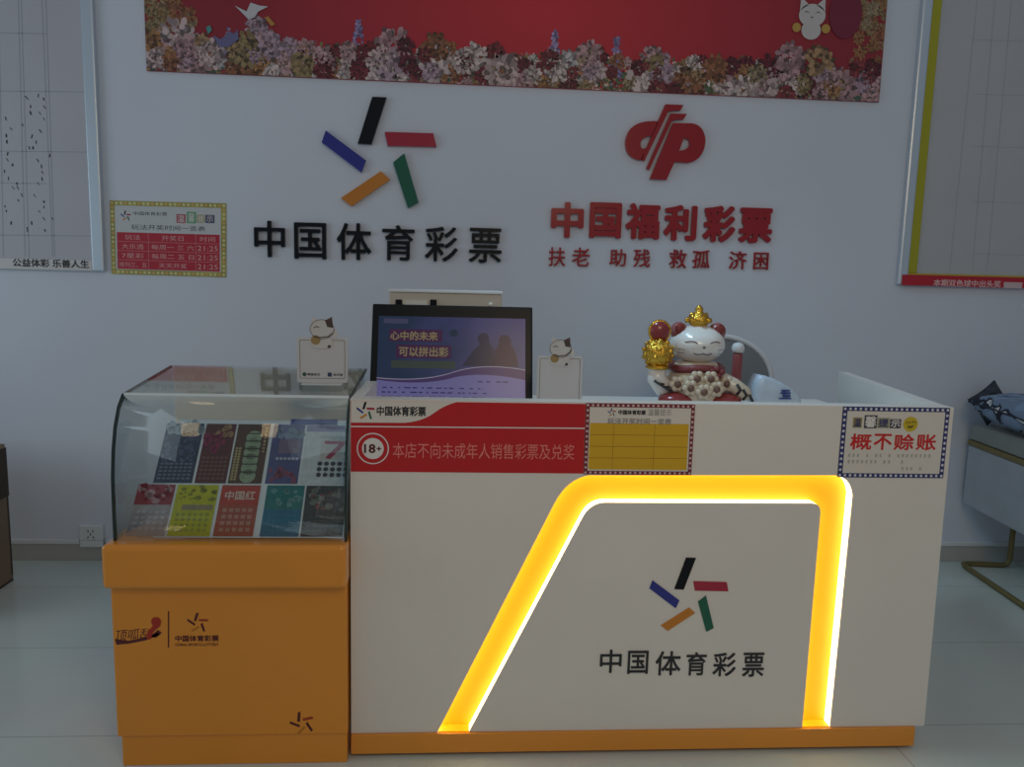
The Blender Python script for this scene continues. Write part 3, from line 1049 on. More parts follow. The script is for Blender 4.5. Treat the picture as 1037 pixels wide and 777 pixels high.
def petal(cx, cz, ang, ln, wd, col, lay=0):
    _cnt[0] += 1
    y = BF - 0.0003 - 0.00006 * lay - 0.000005 * (_cnt[0] % 12)
    ca, sa = math.cos(ang), math.sin(ang)
    pts = []
    for u, v in ((0, 0), (0.35, 0.42), (0.75, 0.5), (1.0, 0.18), (1.0, -0.18), (0.75, -0.5), (0.35, -0.42)):
        px_, pz_ = u * ln, v * wd
        x, z = cx + px_ * ca - pz_ * sa, cz + px_ * sa + pz_ * ca
        x = min(max(x, bl[0] + 0.001), br_[0] - 0.001)
        z = max(z, bl[1] + (br_[1] - bl[1]) * (x - bl[0]) / (br_[0] - bl[0]) + 0.001)
        pts.append((x, z))
    fl.ink = col
    if abs(area2(pts)) > 1e-7:
        fl.plate(pts, y)


def rose(cx, cz, r, pal, lay=40):
    """a ruffled bloom: rings of small petals, light tips over darker folds"""
    base = frnd.choice(pal)
    lay += frnd.randrange(0, 10)
    for k, f in enumerate((1.0, 0.84, 0.68, 0.52, 0.36, 0.2)):
        n = max(5, int(17 * f))
        for i in range(n):
            a = 2 * math.pi * (i + frnd.random() * 0.8) / n
            rr = r * f * frnd.uniform(0.45, 0.75)
            tone = frnd.choice((0.22, 0.45, 0.62, 0.8, 1.0))
            petal(cx + rr * math.cos(a), cz + rr * math.sin(a), a + frnd.uniform(-0.5, 0.5), r * f * 0.5 + 0.006, r * 0.30 + 0.003,
                  tuple(min(0.85, c * tone) for c in base), lay + k)


def leafspray(cx, cz, r):
    for i in range(7):
        petal(cx + frnd.uniform(-r, r) * 0.4, cz + frnd.uniform(-r, r) * 0.4, frnd.uniform(0, 6.3), r, r * 0.4, jit(frnd.choice(LEAF), 0.35), frnd.randrange(0, 10))


def mum(cx, cz, r, pal, lay=20):
    base = frnd.choice(pal)
    lay += frnd.randrange(0, 12)
    for k, f in enumerate((1.0, 0.8, 0.6, 0.4)):
        for i in range(16):
            a = 2 * math.pi * (i + frnd.random()) / 16
            tone = frnd.uniform(0.25, 1.05)
            petal(cx + r * f * 0.35 * math.cos(a), cz + r * f * 0.35 * math.sin(a), a + frnd.uniform(-0.6, 0.6), r * f * 0.6, r * 0.2, tuple(min(0.85, c * tone) for c in base), lay + k)


def spike(cx, cz, h):
    for i in range(110):
        t = frnd.random()
        petal(cx + frnd.uniform(-1, 1) * 0.035 * (1.1 - t), cz + t * h, frnd.uniform(0, 6.3), 0.016, 0.012, jit(frnd.choice(PURP), 0.5), 12 + frnd.randrange(0, 8))


def bz(x):
    return bl[1] + (br_[1] - bl[1]) * (x - bl[0]) / (br_[0] - bl[0])


for i in range(5200):     # a dense tangle of small leaves and buds
    x = frnd.uniform(bl[0], br_[0])
    petal(x, bz(x) + 0.15 * frnd.random() ** 1.2, frnd.uniform(0, 6.3), frnd.uniform(0.014, 0.03), frnd.uniform(0.008, 0.016),
          jit(frnd.choice(LEAF + LEAF + DEEP + OCHR + PINK), 0.5), frnd.randrange(0, 12))
for i in range(120):      # foliage behind
    x = frnd.uniform(bl[0], br_[0])
    leafspray(x, bz(x) + frnd.uniform(0.0, 0.13), frnd.uniform(0.02, 0.05))
for x, h in ((PX(363, 40, BF)[0], 0.27), (PX(561, 50, BF)[0], 0.27), (PX(624, 52, BF)[0], 0.25), (PX(232, 40, BF)[0], 0.2), (PX(455, 50, BF)[0], 0.14)):
    spike(x, bz(x) + 0.06, h - 0.06)
for i in range(150):
    x = frnd.uniform(bl[0], br_[0])
    rnd_ = frnd.random()
    z = bz(x) + frnd.uniform(0.01, 0.17)
    if rnd_ < 0.30:
        rose(x, z, frnd.uniform(0.025, 0.048), DEEP)
    elif rnd_ < 0.6:
        mum(x, z, frnd.uniform(0.02, 0.05), OCHR)
    else:
        mum(x, z, frnd.uniform(0.02, 0.04), PINK + WHIT)
for i in range(70):
    x = frnd.uniform(bl[0], br_[0])
    rose(x, bz(x) + frnd.uniform(0.015, 0.14), frnd.uniform(0.035, 0.06), PINK if frnd.random() < 0.7 else OCHR)
for px_, py_, r, pal in ((180, 40, 0.085, PINK), (196, 60, 0.075, PINK), (165, 55, 0.06, PINK), (213, 55, 0.06, PINK), (248, 50, 0.075, OCHR), (262, 44, 0.05, WHIT), (266, 38, 0.05, PINK),
                         (260, 26, 0.045, PINK), (246, 68, 0.07, OCHR), (310, 52, 0.05, PINK), (398, 46, 0.075, PINK), (392, 70, 0.085, PINK), (438, 66, 0.08, PINK), (441, 48, 0.06, OCHR), (508, 72, 0.08, PINK),
                         (597, 54, 0.055, PINK), (575, 65, 0.06, WHIT), (660, 58, 0.05, PINK), (657, 80, 0.09, PINK), (771, 88, 0.08, PINK), (752, 92, 0.07, PINK), (852, 90, 0.085, PINK), (540, 75, 0.05, DEEP), (884, 93, 0.06, PINK),
                         (697, 85, 0.07, OCHR), (725, 70, 0.06, OCHR), (800, 60, 0.07, PINK), (830, 62, 0.07, OCHR), (780, 70, 0.06, DEEP)):
    c_ = PX(px_, py_, BF)
    rose(c_[0], c_[1], r, pal)
for i in range(70):        # golden flowers up both sides
    x = bl[0] + frnd.random() ** 1.3 * 0.22
    mum(x, bz(x) + frnd.uniform(0.16, 0.95), frnd.uniform(0.03, 0.055), OCHR)
for i in range(70):
    x = br_[0] - frnd.random() ** 1.3 * 0.15
    mum(x, bz(x) + frnd.uniform(0.10, 0.95), frnd.uniform(0.025, 0.05), OCHR)
fl.ink = None
fo = bn.add('floral_border', fl, attr_mat('flower_print'), label='printed border of pink, purple and ochre flowers')
# printed bird and butterflies, left end; printed white cat, right end
bd_ = M()
for pts, k in (([(238, 6), (250, 12), (254, 3), (263, 6), (272, 7), (262, 12), (258, 18), (252, 20), (246, 14)], 0), ([(209, 28), (213, 26), (215, 31), (211, 35)], 1),
               ([(216, 36), (224, 40), (229, 36), (238, 34), (241, 30), (242, 40), (232, 48), (222, 48)], 2), ([(268, 18), (272, 17), (279, 25), (275, 27)], 3)):
    bd_.use(k).plate([PX(*q, BF) for q in pts], BF - 0.006)
bn.add('printed_bird', bd_, [mat('print_white', (0.6, 0.58, 0.62), 0.6), mat('print_teal', (0.08, 0.32, 0.30), 0.6), mat('print_slate', (0.16, 0.15, 0.30), 0.6), mat('print_ochre', (0.5, 0.24, 0.06), 0.6)])
ca = M()
cc = PX(822, 16, BF)
ca.use(3).plate(circ(PX(856, 14, BF)[0], PX(856, 14, BF)[1], 0.085, 0.12), BF - 0.0055)
ca.use(0).plate(circ(cc[0], cc[1], 0.068, 0.055), BF - 0.006)
for sx in (-1, 1):
    ca.use(0).plate([(cc[0] + sx * 0.065, cc[1] + 0.02), (cc[0] + sx * 0.062, cc[1] + 0.085), (cc[0] + sx * 0.02, cc[1] + 0.05)], BF - 0.006)
    ca.use(1).plate([(cc[0] + sx * 0.012, cc[1] + 0.012), (cc[0] + sx * 0.03, cc[1] + 0.02), (cc[0] + sx * 0.045, cc[1] + 0.01), (cc[0] + sx * 0.03, cc[1] + 0.015)], BF - 0.0065)
    ca.use(2).plate(circ(cc[0] + sx * 0.075, cc[1] - 0.06, 0.022), BF - 0.006)
ca.use(1).plate([(cc[0] - 0.008, cc[1] - 0.006), (cc[0] + 0.008, cc[1] - 0.006), (cc[0], cc[1] - 0.014)], BF - 0.0065)
ca.use(0).plate(circ(cc[0], cc[1] - 0.07, 0.05, 0.045), BF - 0.0058)
bn.add('printed_cat', ca, [mat('print_cat_white', (0.62, 0.58, 0.58), 0.6), ink_maroon, mat('print_gold', (0.55, 0.33, 0.08), 0.6), mat('print_wine', (0.20, 0.02, 0.05), 0.6)])

# ------------------------------------------------------------------ chart boards
YB = WALL_Y - 0.02
lb = T('trend_chart_board', 'pale gridded chart board with aluminium frame above cardboard box', 'notice board', (-2.2, WALL_Y, 1.48))
LX1 = -1.762 * YB / WALL_Y
paper_l = mat('chart_paper', (0.52, 0.51, 0.56), 0.5, vary=0.03, scale=3)
lb.add('chart_sheet', M().box(-3.2, LX1 - 0.04, YB + 0.004, WALL_Y - 0.001, 1.53, 3.4), paper_l)
fr = M().box(LX1 - 0.056, LX1, YB - 0.012, WALL_Y - 0.001, 1.483, 3.4, 0.006)
lb.add('frame', fr, steel, label='pale aluminium frame bar')
cap = lb.add('caption_strip', M().box(-3.2, LX1 - 0.0565, YB - 0.008, WALL_Y - 0.001, 1.483, 1.535, 0.003), mat('caption_white', (0.66, 0.64, 0.64), 0.45))
a, b = PX(13, 270, YB - 0.008), PX(90, 263.6, YB - 0.008)
lb.add('lettering', M().text('公益体彩 乐善人生', a[0], b[0], a[1], b[1], YB - 0.0086, bold=0.03), ink_black, parent=cap)
gl_ = M()


def strip(m, q0, q1, wpx, y, yy):
    a, b = Vector(PX(*q0, yy)), Vector(PX(*q1, yy))
    d = (b - a).normalized()
    n = Vector((-d.y, d.x)) * wpx * 0.0025
    m.plate([tuple(a + n), tuple(b + n), tuple(b - n), tuple(a - n)], y)


for x0, x1 in ((-2, 3), (18, 25), (42, 53), (46, 55), (21, 29), (88, 99)):
    strip(gl_, (x0, 0), (x1, 260), 0.7, YB + 0.0035, YB)
for y in (33, 92, 153, 185, 238):
    strip(gl_, (-3, y), (47 if y in (33, 185) else 93, y + 1), 0.7, YB + 0.0035, YB)
lb.add('grid_lines', gl_, mat('chart_line', (0.36, 0.37, 0.43), 0.6))
mk = M()
mr = random.Random(2)
for x, y in [(98, 70), (142, 62), (162, 75), (165, 105), (113, 103), (113, 127), (148, 128), (163, 150), (20, 148), (40, 187), (83, 172), (150, 195), (22, 212), (24, 235), (118, 215), (134, 237), (108, 258),
             (122, 258), (27, 280), (185, 287), (140, 305), (26, 303), (45, 322), (154, 328), (15, 346), (157, 350), (156, 375), (30, 373), (62, 392), (142, 392), (48, 408), (65, 408), (80, 435), (67, 455),
             (128, 437), (163, 460), (163, 480), (17, 478), (22, 495), (146, 497), (163, 524), (195, 524), (40, 540), (117, 540), (101, 560), (101, 570), (167, 568)]:
    c_ = PX(x / 3.7, 80 + y / 3.7, YB)
    w, h, t = mr.uniform(0.003, 0.006), mr.uniform(0.006, 0.010), mr.uniform(-0.5, 0.5)
    mk.plate([(c_[0] - w + t * h, c_[1] + h), (c_[0] + w * 0.3 + t * h, c_[1] + h * 0.8), (c_[0] + w - t * h, c_[1] - h), (c_[0] - w * 0.2 - t * h, c_[1] - h * 0.7)], YB + 0.003)
lb.add('pen_marks', mk, ink_black)

rb = T('trend_chart_board', 'pale chart board with yellow-green inner edge and red caption strip', 'notice board', (2.6, WALL_Y, 1.51))
RX0 = 2.290 * (YB - 0.012) / WALL_Y
rb.add('chart_sheet', M().box(RX0 + 0.10, 3.86, YB + 0.004, WALL_Y - 0.001, 1.57, 3.4), mat('chart_paper_grey', (0.50, 0.51, 0.54), 0.5, vary=0.03, scale=3))
rb.add('frame', M().box(RX0, RX0 + 0.052, YB - 0.012, WALL_Y - 0.001, 1.516, 3.4, 0.008), steel, label='pale blue-white frame bar')
rb.add('inner_edge', M().box(RX0 + 0.0525, RX0 + 0.0995, YB - 0.006, WALL_Y - 0.001, 1.578, 3.4, 0.003), mat('olive_yellow_plastic', (0.42, 0.40, 0.015), 0.4), label='yellow-green inner edge')
rb.add('inner_ledge', M().box(RX0 + 0.0525, 3.86, YB - 0.007, WALL_Y - 0.001, 1.569, 1.577), mat('ledge_yellow', (0.60, 0.42, 0.04), 0.4), label='thin yellow line above caption')
cap = rb.add('caption_strip', M().box(RX0 + 0.018, 3.86, YB - 0.014, YB - 0.0125, 1.5135, 1.5685), mat('caption_red', (0.52, 0.012, 0.03), 0.4), label='red caption strip')
yy = YB - 0.014
a, b = PX(945, 289.8, yy), PX(1014, 284.4, yy)
rb.add('lettering', M().text('本期双色球中出头奖', a[0], b[0], a[1], b[1], yy - 0.0006, bold=0.02), mat('caption_pink', (0.80, 0.55, 0.56), 0.5), parent=cap)
rb.add('blank_slot', M().plate(rect(1016, 286.2, 1035.5, 291.8, yy), yy - 0.0006), mat('slot_pink', (0.66, 0.50, 0.52), 0.5), parent=cap)
gl_ = M()
for x0, x1 in ((990, 962), (1025, 1000), (1008, 985)):
    strip(gl_, (x0, 0), (x1, 275), 0.6, YB + 0.0035, YB)
for y in (148, 204, 257, 40, 95):
    strip(gl_, (985, y), (1050, y + 2), 0.6, YB + 0.0035, YB)
rb.add('grid_lines', gl_, mat('chart_line_dim', (0.40, 0.40, 0.42), 0.6))

# ------------------------------------------------------------------ timetable notice on the wall
YN = WALL_Y - 0.003
wn = T('draw_timetable', 'red timetable with green-yellow dotted border stuck on wall', 'sign', (-1.45, WALL_Y, 1.47))
q_ = [PX(113, 277.5, YN), PX(229, 281, YN), PX(229, 206, YN), PX(111, 203, YN)]


def nq(u, v):
    a, b, c, d = q_
    return ((1 - u) * (1 - v) * a[0] + u * (1 - v) * b[0] + u * v * c[0] + (1 - u) * v * d[0],
            (1 - u) * (1 - v) * a[1] + u * (1 - v) * b[1] + u * v * c[1] + (1 - u) * v * d[1])


def nrect(u0, u1, v0, v1):
    return [nq(u0, v0), nq(u1, v0), nq(u1, v1), nq(u0, v1)]


wn.add('sheet', M().prism(q_, YN, WALL_Y - 0.0003), mat('border_olive', (0.40, 0.36, 0.08), 0.5, vary=0.25, scale=9), label='olive border sheet')
dt = M()
for i in range(26):
    for v in (0.033, 0.967):
        dt.use(i % 3 == 0).plate(circ(*nq(0.02 + 0.96 * i / 25, v), 0.0075, n=8), YN - 0.0006)
for i in range(1, 16):
    for u in (0.02, 0.98):
        dt.use(i % 3 == 0).plate(circ(*nq(u, 0.033 + 0.934 * i / 16), 0.0075, n=8), YN - 0.0006)
wn.add('border_dots', dt, [mat('dot_cream', (0.72, 0.66, 0.34), 0.5), mat('dot_orange', (0.66, 0.42, 0.16), 0.5)])
wn.add('white_field', M().plate(nrect(0.042, 0.955, 0.068, 0.935), YN - 0.0006), mat('notice_paper', (0.60, 0.62, 0.64), 0.5))
tb = M().plate(nrect(0.055, 0.945, 0.075, 0.575), YN - 0.0010)
tb.use(1)
for k in range(1, 4):
    v = 0.075 + 0.5 * k / 4
    tb.plate(nrect(0.055, 0.945, v - 0.003, v + 0.003), YN - 0.0014)
for u in (0.325, 0.735):
    tb.plate(nrect(u - 0.002, u + 0.002, 0.075, 0.575), YN - 0.0014)
wn.add('table_cells', tb, [mat('table_red', (0.50, 0.02, 0.045), 0.5), mat('table_rose', (0.62, 0.26, 0.28), 0.5)])
rows = [('玩法', '开奖日', '时间'), ('大乐透', '每周一 三 六', '21:25'), ('7星彩', '每周二 五 日', '21:25'), ('排列三、五', '天天开奖', '21:25')]
tt = M()
for r, row in enumerate(rows):
    v1 = 0.575 - 0.125 * r - 0.03
    for (u0, u1), sss in zip(((0.07, 0.31), (0.35, 0.72), (0.75, 0.93)), row):
        cu_, hw = (u0 + u1) / 2, min((u1 - u0) / 2, 0.028 * len(sss) + 0.01)
        tt.text(sss, *[0] * 4, YN - 0.0016, bold=0.01, quad=nrect(cu_ - hw, cu_ + hw, v1 - 0.07, v1))
wn.add('table_lettering', tt, mat('table_pink_ink', (0.74, 0.40, 0.40), 0.5))
hd = M()
hd.text('中国体育彩票', *[0] * 4, YN - 0.0010, bold=0.03, quad=nrect(0.20, 0.49, 0.81, 0.86))
hd.text('玩法开奖时间一览表', *[0] * 4, YN - 0.0010, bold=0.02, quad=nrect(0.18, 0.82, 0.615, 0.685))
wn.add('title', hd, ink_black)
c_ = nq(0.135, 0.80)
wn.add('emblem', M().star(c_[0], c_[1], 0.05, YN - 0.0010), STARM)
hd = M()
for k, (u0, u1, v0, v1, ch) in enumerate(((0.57, 0.65, 0.72, 0.84, '温'), (0.66, 0.74, 0.72, 0.875, '馨'), (0.745, 0.815, 0.73, 0.84, '提'), (0.82, 0.90, 0.73, 0.84, '示'))):
    hd.use(k).plate(nrect(u0, u1, v0, v1), YN - 0.0010)
    hd.use(4).text(ch, *[0] * 4, YN - 0.0014, bold=0.02, quad=nrect(u0 + 0.012, u1 - 0.012, v0 + 0.015, v1 - 0.015))
wn.add('title_tiles', hd, [mat('tile_rose', (0.45, 0.12, 0.16), 0.5), mat('tile_green', (0.14, 0.38, 0.20), 0.5), mat('tile_tan', (0.45, 0.42, 0.26), 0.5), mat('tile_navy', (0.08, 0.09, 0.17), 0.5), ink_white])

# ------------------------------------------------------------------ wall socket
so = T('wall_socket', 'white square wall socket above the skirting beside the case', 'socket', (-1.88, WALL_Y, 0.13))
so.add('plate', M().box(-1.938, -1.822, WALL_Y - 0.030, WALL_Y - 0.0005, 0.114, 0.192, 0.005).box(-1.938, -1.822, WALL_Y - 0.028, WALL_Y - 0.017, 0.076, 0.1135, 0.004), mat('socket_white', (0.72, 0.76, 0.78), 0.35))
hl = M()
for dx, dz, a in ((-0.012, 0.163, 0), (0.012, 0.163, 0), (0, 0.146, 0), (-0.014, 0.13, 0.5), (0.014, 0.13, -0.5)):
    R_ = Matrix.Translation((-1.88 + dx, WALL_Y - 0.0305, dz)) @ Matrix.Rotation(a, 4, 'Y')
    hl.box(-0.0022, 0.0022, -0.0006, 0.0006, -0.006, 0.006, M4=R_)
so.add('pin_holes', hl, ink_black)

# ------------------------------------------------------------------ cardboard box
card = mat('cardboard', (0.22, 0.155, 0.105), 0.8, vary=0.08, scale=5)
card_d = mat('dark_cardboard', (0.06, 0.045, 0.035), 0.8)
bx = T('cardboard_box', 'brown cardboard box standing on floor against the wall under chart board', 'box', (-2.37, 3.5, 0), world=True)
b_ = M()
x0, x1, y0, y1, h = -2.62, -2.133, 3.2, 3.72, 0.65
b_.box(x0, x1, y0, y1, 0.0005, 0.008)
b_.box(x0, x1, y0, y0 + 0.006, 0.008, h).box(x0, x1, y1 - 0.006, y1, 0.008, h).box(x0, x0 + 0.006, y0 + 0.006, y1 - 0.006, 0.008, h).box(x1 - 0.006, x1, y0 + 0.006, y1 - 0.006, 0.008, h)
bx.add('carton', b_, card)
bx.add('flap', M().box(x1 + 0.001, x1 + 0.006, 3.655, 3.7195, 0.42, h + 0.004), card_d, label='dark folded flap')
bx.add('flap', M().box(x0, x1, y1 - 0.004, y1 - 0.001, h, h + 0.02, M4=None), card)
bx.add('edge_tape', M().box(x1 - 0.0005, x1 + 0.0008, y1 - 0.012, y1 + 0.0008, 0.03, 0.415).box(x1 - 0.0005, x1 + 0.0008, y0, y1, 0.001, 0.012), card_d)

# ------------------------------------------------------------------ monitor on the desk
mn = T('monitor', 'black-framed monitor showing a purple advert, behind counter front', 'monitor', (-0.033, 2.70, DZ), (math.radians(-18), 0, 0), world=False)
W2, HH = 0.287, 0.374
lift = 0.012


def sx_(px):
    return (px - 457.8) * 0.003515


def sz_(py):
    return lift + HH - (py - 309.5) * 0.00363


mb = mat('black_plastic', (0.006, 0.008, 0.011), 0.35, spec=0.2)
mn.add('casing', M().box(-W2, W2, 0, 0.03, lift, lift + HH, 0.006, 3), mb)


def screen_mat():
    m = bpy.data.materials.new('lit_screen')
    m.use_nodes = True
    nt = m.node_tree
    b = nt.nodes['Principled BSDF']
    b.inputs['Base Color'].default_value = (0.01, 0.01, 0.012, 1)
    b.inputs['Roughness'].default_value = 0.2
    tc = nt.nodes.new('ShaderNodeTexCoord')
    sp = nt.nodes.new('ShaderNodeSeparateXYZ')
    nz = nt.nodes.new('ShaderNodeTexNoise')
    nz.inputs['Scale'].default_value = 7.0
    ad = nt.nodes.new('ShaderNodeMath')
    ad.operation = 'MULTIPLY_ADD'
    ad.inputs[1].default_value = 1.3
    ad2 = nt.nodes.new('ShaderNodeMath')
    ad2.operation = 'ADD'
    r = nt.nodes.new('ShaderNodeValToRGB')
    r.color_ramp.elements[0].position = 0.35
    r.color_ramp.elements[0].color = (0.020, 0.038, 0.085, 1)
    r.color_ramp.elements[1].position = 1.0
    r.color_ramp.elements[1].color = (0.066, 0.062, 0.20, 1)
    nt.links.new(tc.outputs['Object'], sp.inputs[0])
    nt.links.new(tc.outputs['Object'], nz.inputs['Vector'])
    nt.links.new(sp.outputs['X'], ad.inputs[0])
    nt.links.new(nz.outputs['Fac'], ad.inputs[2])
    ad2.inputs[1].default_value = 0.12
    nt.links.new(ad.outputs[0], ad2.inputs[0])
    nt.links.new(ad2.outputs[0], r.inputs['Fac'])
    nt.links.new(r.outputs['Color'], b.inputs['Emission Color'])
    b.inputs['Emission Strength'].default_value = 0.5
    b.inputs['Specular IOR Level'].default_value = 0.25
    return m


def glow(name, c):
    return mat('screen_' + name, (0.01, 0.01, 0.012), 0.2, emit=c, estr=0.55, spec=0.25)


def sr(a, b, c, d):
    return [(sx_(a), sz_(d)), (sx_(c), sz_(d)), (sx_(c), sz_(b)), (sx_(a), sz_(b))]


scr = mn.add('screen', M().plate(sr(383, 322, 532, 407.5), -0.0005), screen_mat(), label='lit purple-blue screen')
sil = M()
yS = -0.0010
sil.plate([(sx_(x), sz_(y)) for x, y in bez((468, 371), (480, 352), (486, 349), 5) + bez((486, 349), (480, 343), (486, 338), 4)[1:] + bez((486, 338), (495, 335), (495, 345), 5)[1:] + bez((495, 345), (496, 350), (500, 354), 4)[1:] + [(500, 371)]], yS)
sil.use(1).plate([(sx_(x), sz_(y)) for x, y in [(499, 371), (501, 354)] + bez((501, 354), (505, 350), (505, 345), 4)[1:] + bez((505, 345), (505, 338), (512, 339), 5)[1:] + bez((512, 339), (519, 341), (517, 349), 5)[1:] + bez((517, 349), (524, 356), (525, 371), 5)[1:]], yS)
mn.add('silhouettes', sil, [glow('deep_violet', (0.018, 0.018, 0.05)), glow('deep_plum', (0.030, 0.014, 0.045))], parent=scr)
low = M()
crv = bez((383, 384), (430, 388), (460, 377), 10) + bez((460, 377), (490, 367), (532, 374), 10)[1:]
crv2 = bez((383, 386), (430, 392), (462, 382), 10) + bez((462, 382), (490, 376), (532, 384), 10)[1:]
low.plate([(sx_(x), sz_(y)) for x, y in crv] + [(sx_(x), sz_(y)) for x, y in crv2[::-1]], yS - 0.0004)
low.use(1).plate([(sx_(x), sz_(y)) for x, y in crv2] + [(sx_(532), sz_(407.5)), (sx_(383), sz_(407.5))], yS - 0.0004)
low.use(2)
for i in range(len(crv) - 1):
    (ax, ay), (bx_, by_) = crv[i], crv[i + 1]
    low.plate([(sx_(ax), sz_(ay + 0.35)), (sx_(bx_), sz_(by_ + 0.35)), (sx_(bx_), sz_(by_ - 0.35)), (sx_(ax), sz_(ay - 0.35))], yS - 0.0008)
mn.add('lower_band', low, [glow('plum_band', (0.06, 0.035, 0.12)), glow('lilac', (0.155, 0.145, 0.34)), glow('pale_line', (0.35, 0.33, 0.42))], parent=scr)
tb = M()
tb.plate(sr(394, 335, 447.5, 347.5), yS - 0.0004).plate(sr(401, 350.5, 457, 364), yS - 0.0004)
tb.use(1).text('心中的未来', sx_(395), sx_(443), sz_(346.2), sz_(337), yS - 0.0008, bold=0.03)
tb.text('可以拼出彩', sx_(404), sx_(454), sz_(362.4), sz_(352.5), yS - 0.0008, bold=0.03)
tb.use(2).plate(sr(388, 324.5, 412.5, 326.5 + 3), yS - 0.0004)
tb.use(3).plate(sr(397, 366.5, 461, 374), yS - 0.0004)
tb.use(4).plate(circ(sx_(459), sz_(338), 0.017, 0.015, n=6), yS - 0.0004)
mn.add('advert_title', tb, [glow('wine', (0.055, 0.016, 0.06)), glow('gold', (0.24, 0.19, 0.10)), glow('tab', (0.06, 0.06, 0.13)), glow('green_bar', (0.045, 0.06, 0.05)), glow('tealdark', (0.012, 0.03, 0.06))], parent=scr)
sp_ = M()
mr = random.Random(9)
for y, a0, a1 in ((393.5, 389, 490), (398, 388, 495), (402.5, 388, 494), (386.5, 484, 518)):
    x = a0
    while x < a1:
        w = mr.uniform(2, 7)
        sp_.plate(sr(x, y - 0.8, min(x + w, a1), y + 0.5), yS - 0.0009)
        x += w + mr.uniform(1.5, 6)
mn.add('small_print', sp_, glow('ink', (0.035, 0.03, 0.14)), parent=scr)
mn.add('stand', M().box(-0.09, 0.09, 0.031, 0.06, lift + 0.02, lift + 0.26, 0.004).box(-0.14, 0.14, -0.004, 0.16, 0.0, 0.008, 0.002,
       M4=Matrix.Rotation(math.radians(18), 4, 'X')).box(-0.05, 0.05, 0.055, 0.085, 0.004, 0.10, 0.002, M4=Matrix.Rotation(math.radians(18), 4, 'X')), mb)

# white terminal behind the monitor
tm = T('receipt_terminal', 'white box terminal whose top shows above the black monitor', 'terminal', (-0.06, 2.98, DZ))
tw = mat('ivory_plastic', (0.62, 0.56, 0.48), 0.45)
tm.add('housing', M().box(-0.272, 0.148, 2.93, 3.06, DZ, 1.437, 0.004), tw)
tm.add('lid', M().box(-0.275, 0.151, 2.925, 3.065, 1.4375, 1.449, 0.003), mat('pale_plastic', (0.78, 0.80, 0.82), 0.4), label='paler lid')
tm.add('paper_slot', M().box(PX(408, 306, 2.93)[0], PX(433, 306, 2.93)[0], 2.926, 2.9295, 1.385, PX(420, 304.6, 2.93)[1]), mat('slip_white', (0.80, 0.78, 0.72), 0.5), label='white paper slip')
for x, r in ((404, 3.2), (439, 3.4)):
    c_ = PX(x, 305.5, 2.93)
    tm.add('clip', M().box(c_[0] - 0.012, c_[0] + 0.012, 2.918, 2.9295, c_[1] - 0.03, c_[1] + 0.008, 0.003), mb, label='dark clip')
c_ = PX(497, 308.5, 2.93)
tm.add('button', M().lathe([(0.006, 0), (0.008, 0.004), (0.004, 0.009)], (c_[0], 2.9295, c_[1]), 14, Matrix.Rotation(math.radians(90), 4, 'X')), mat('button_white', (0.85, 0.82, 0.75), 0.3))


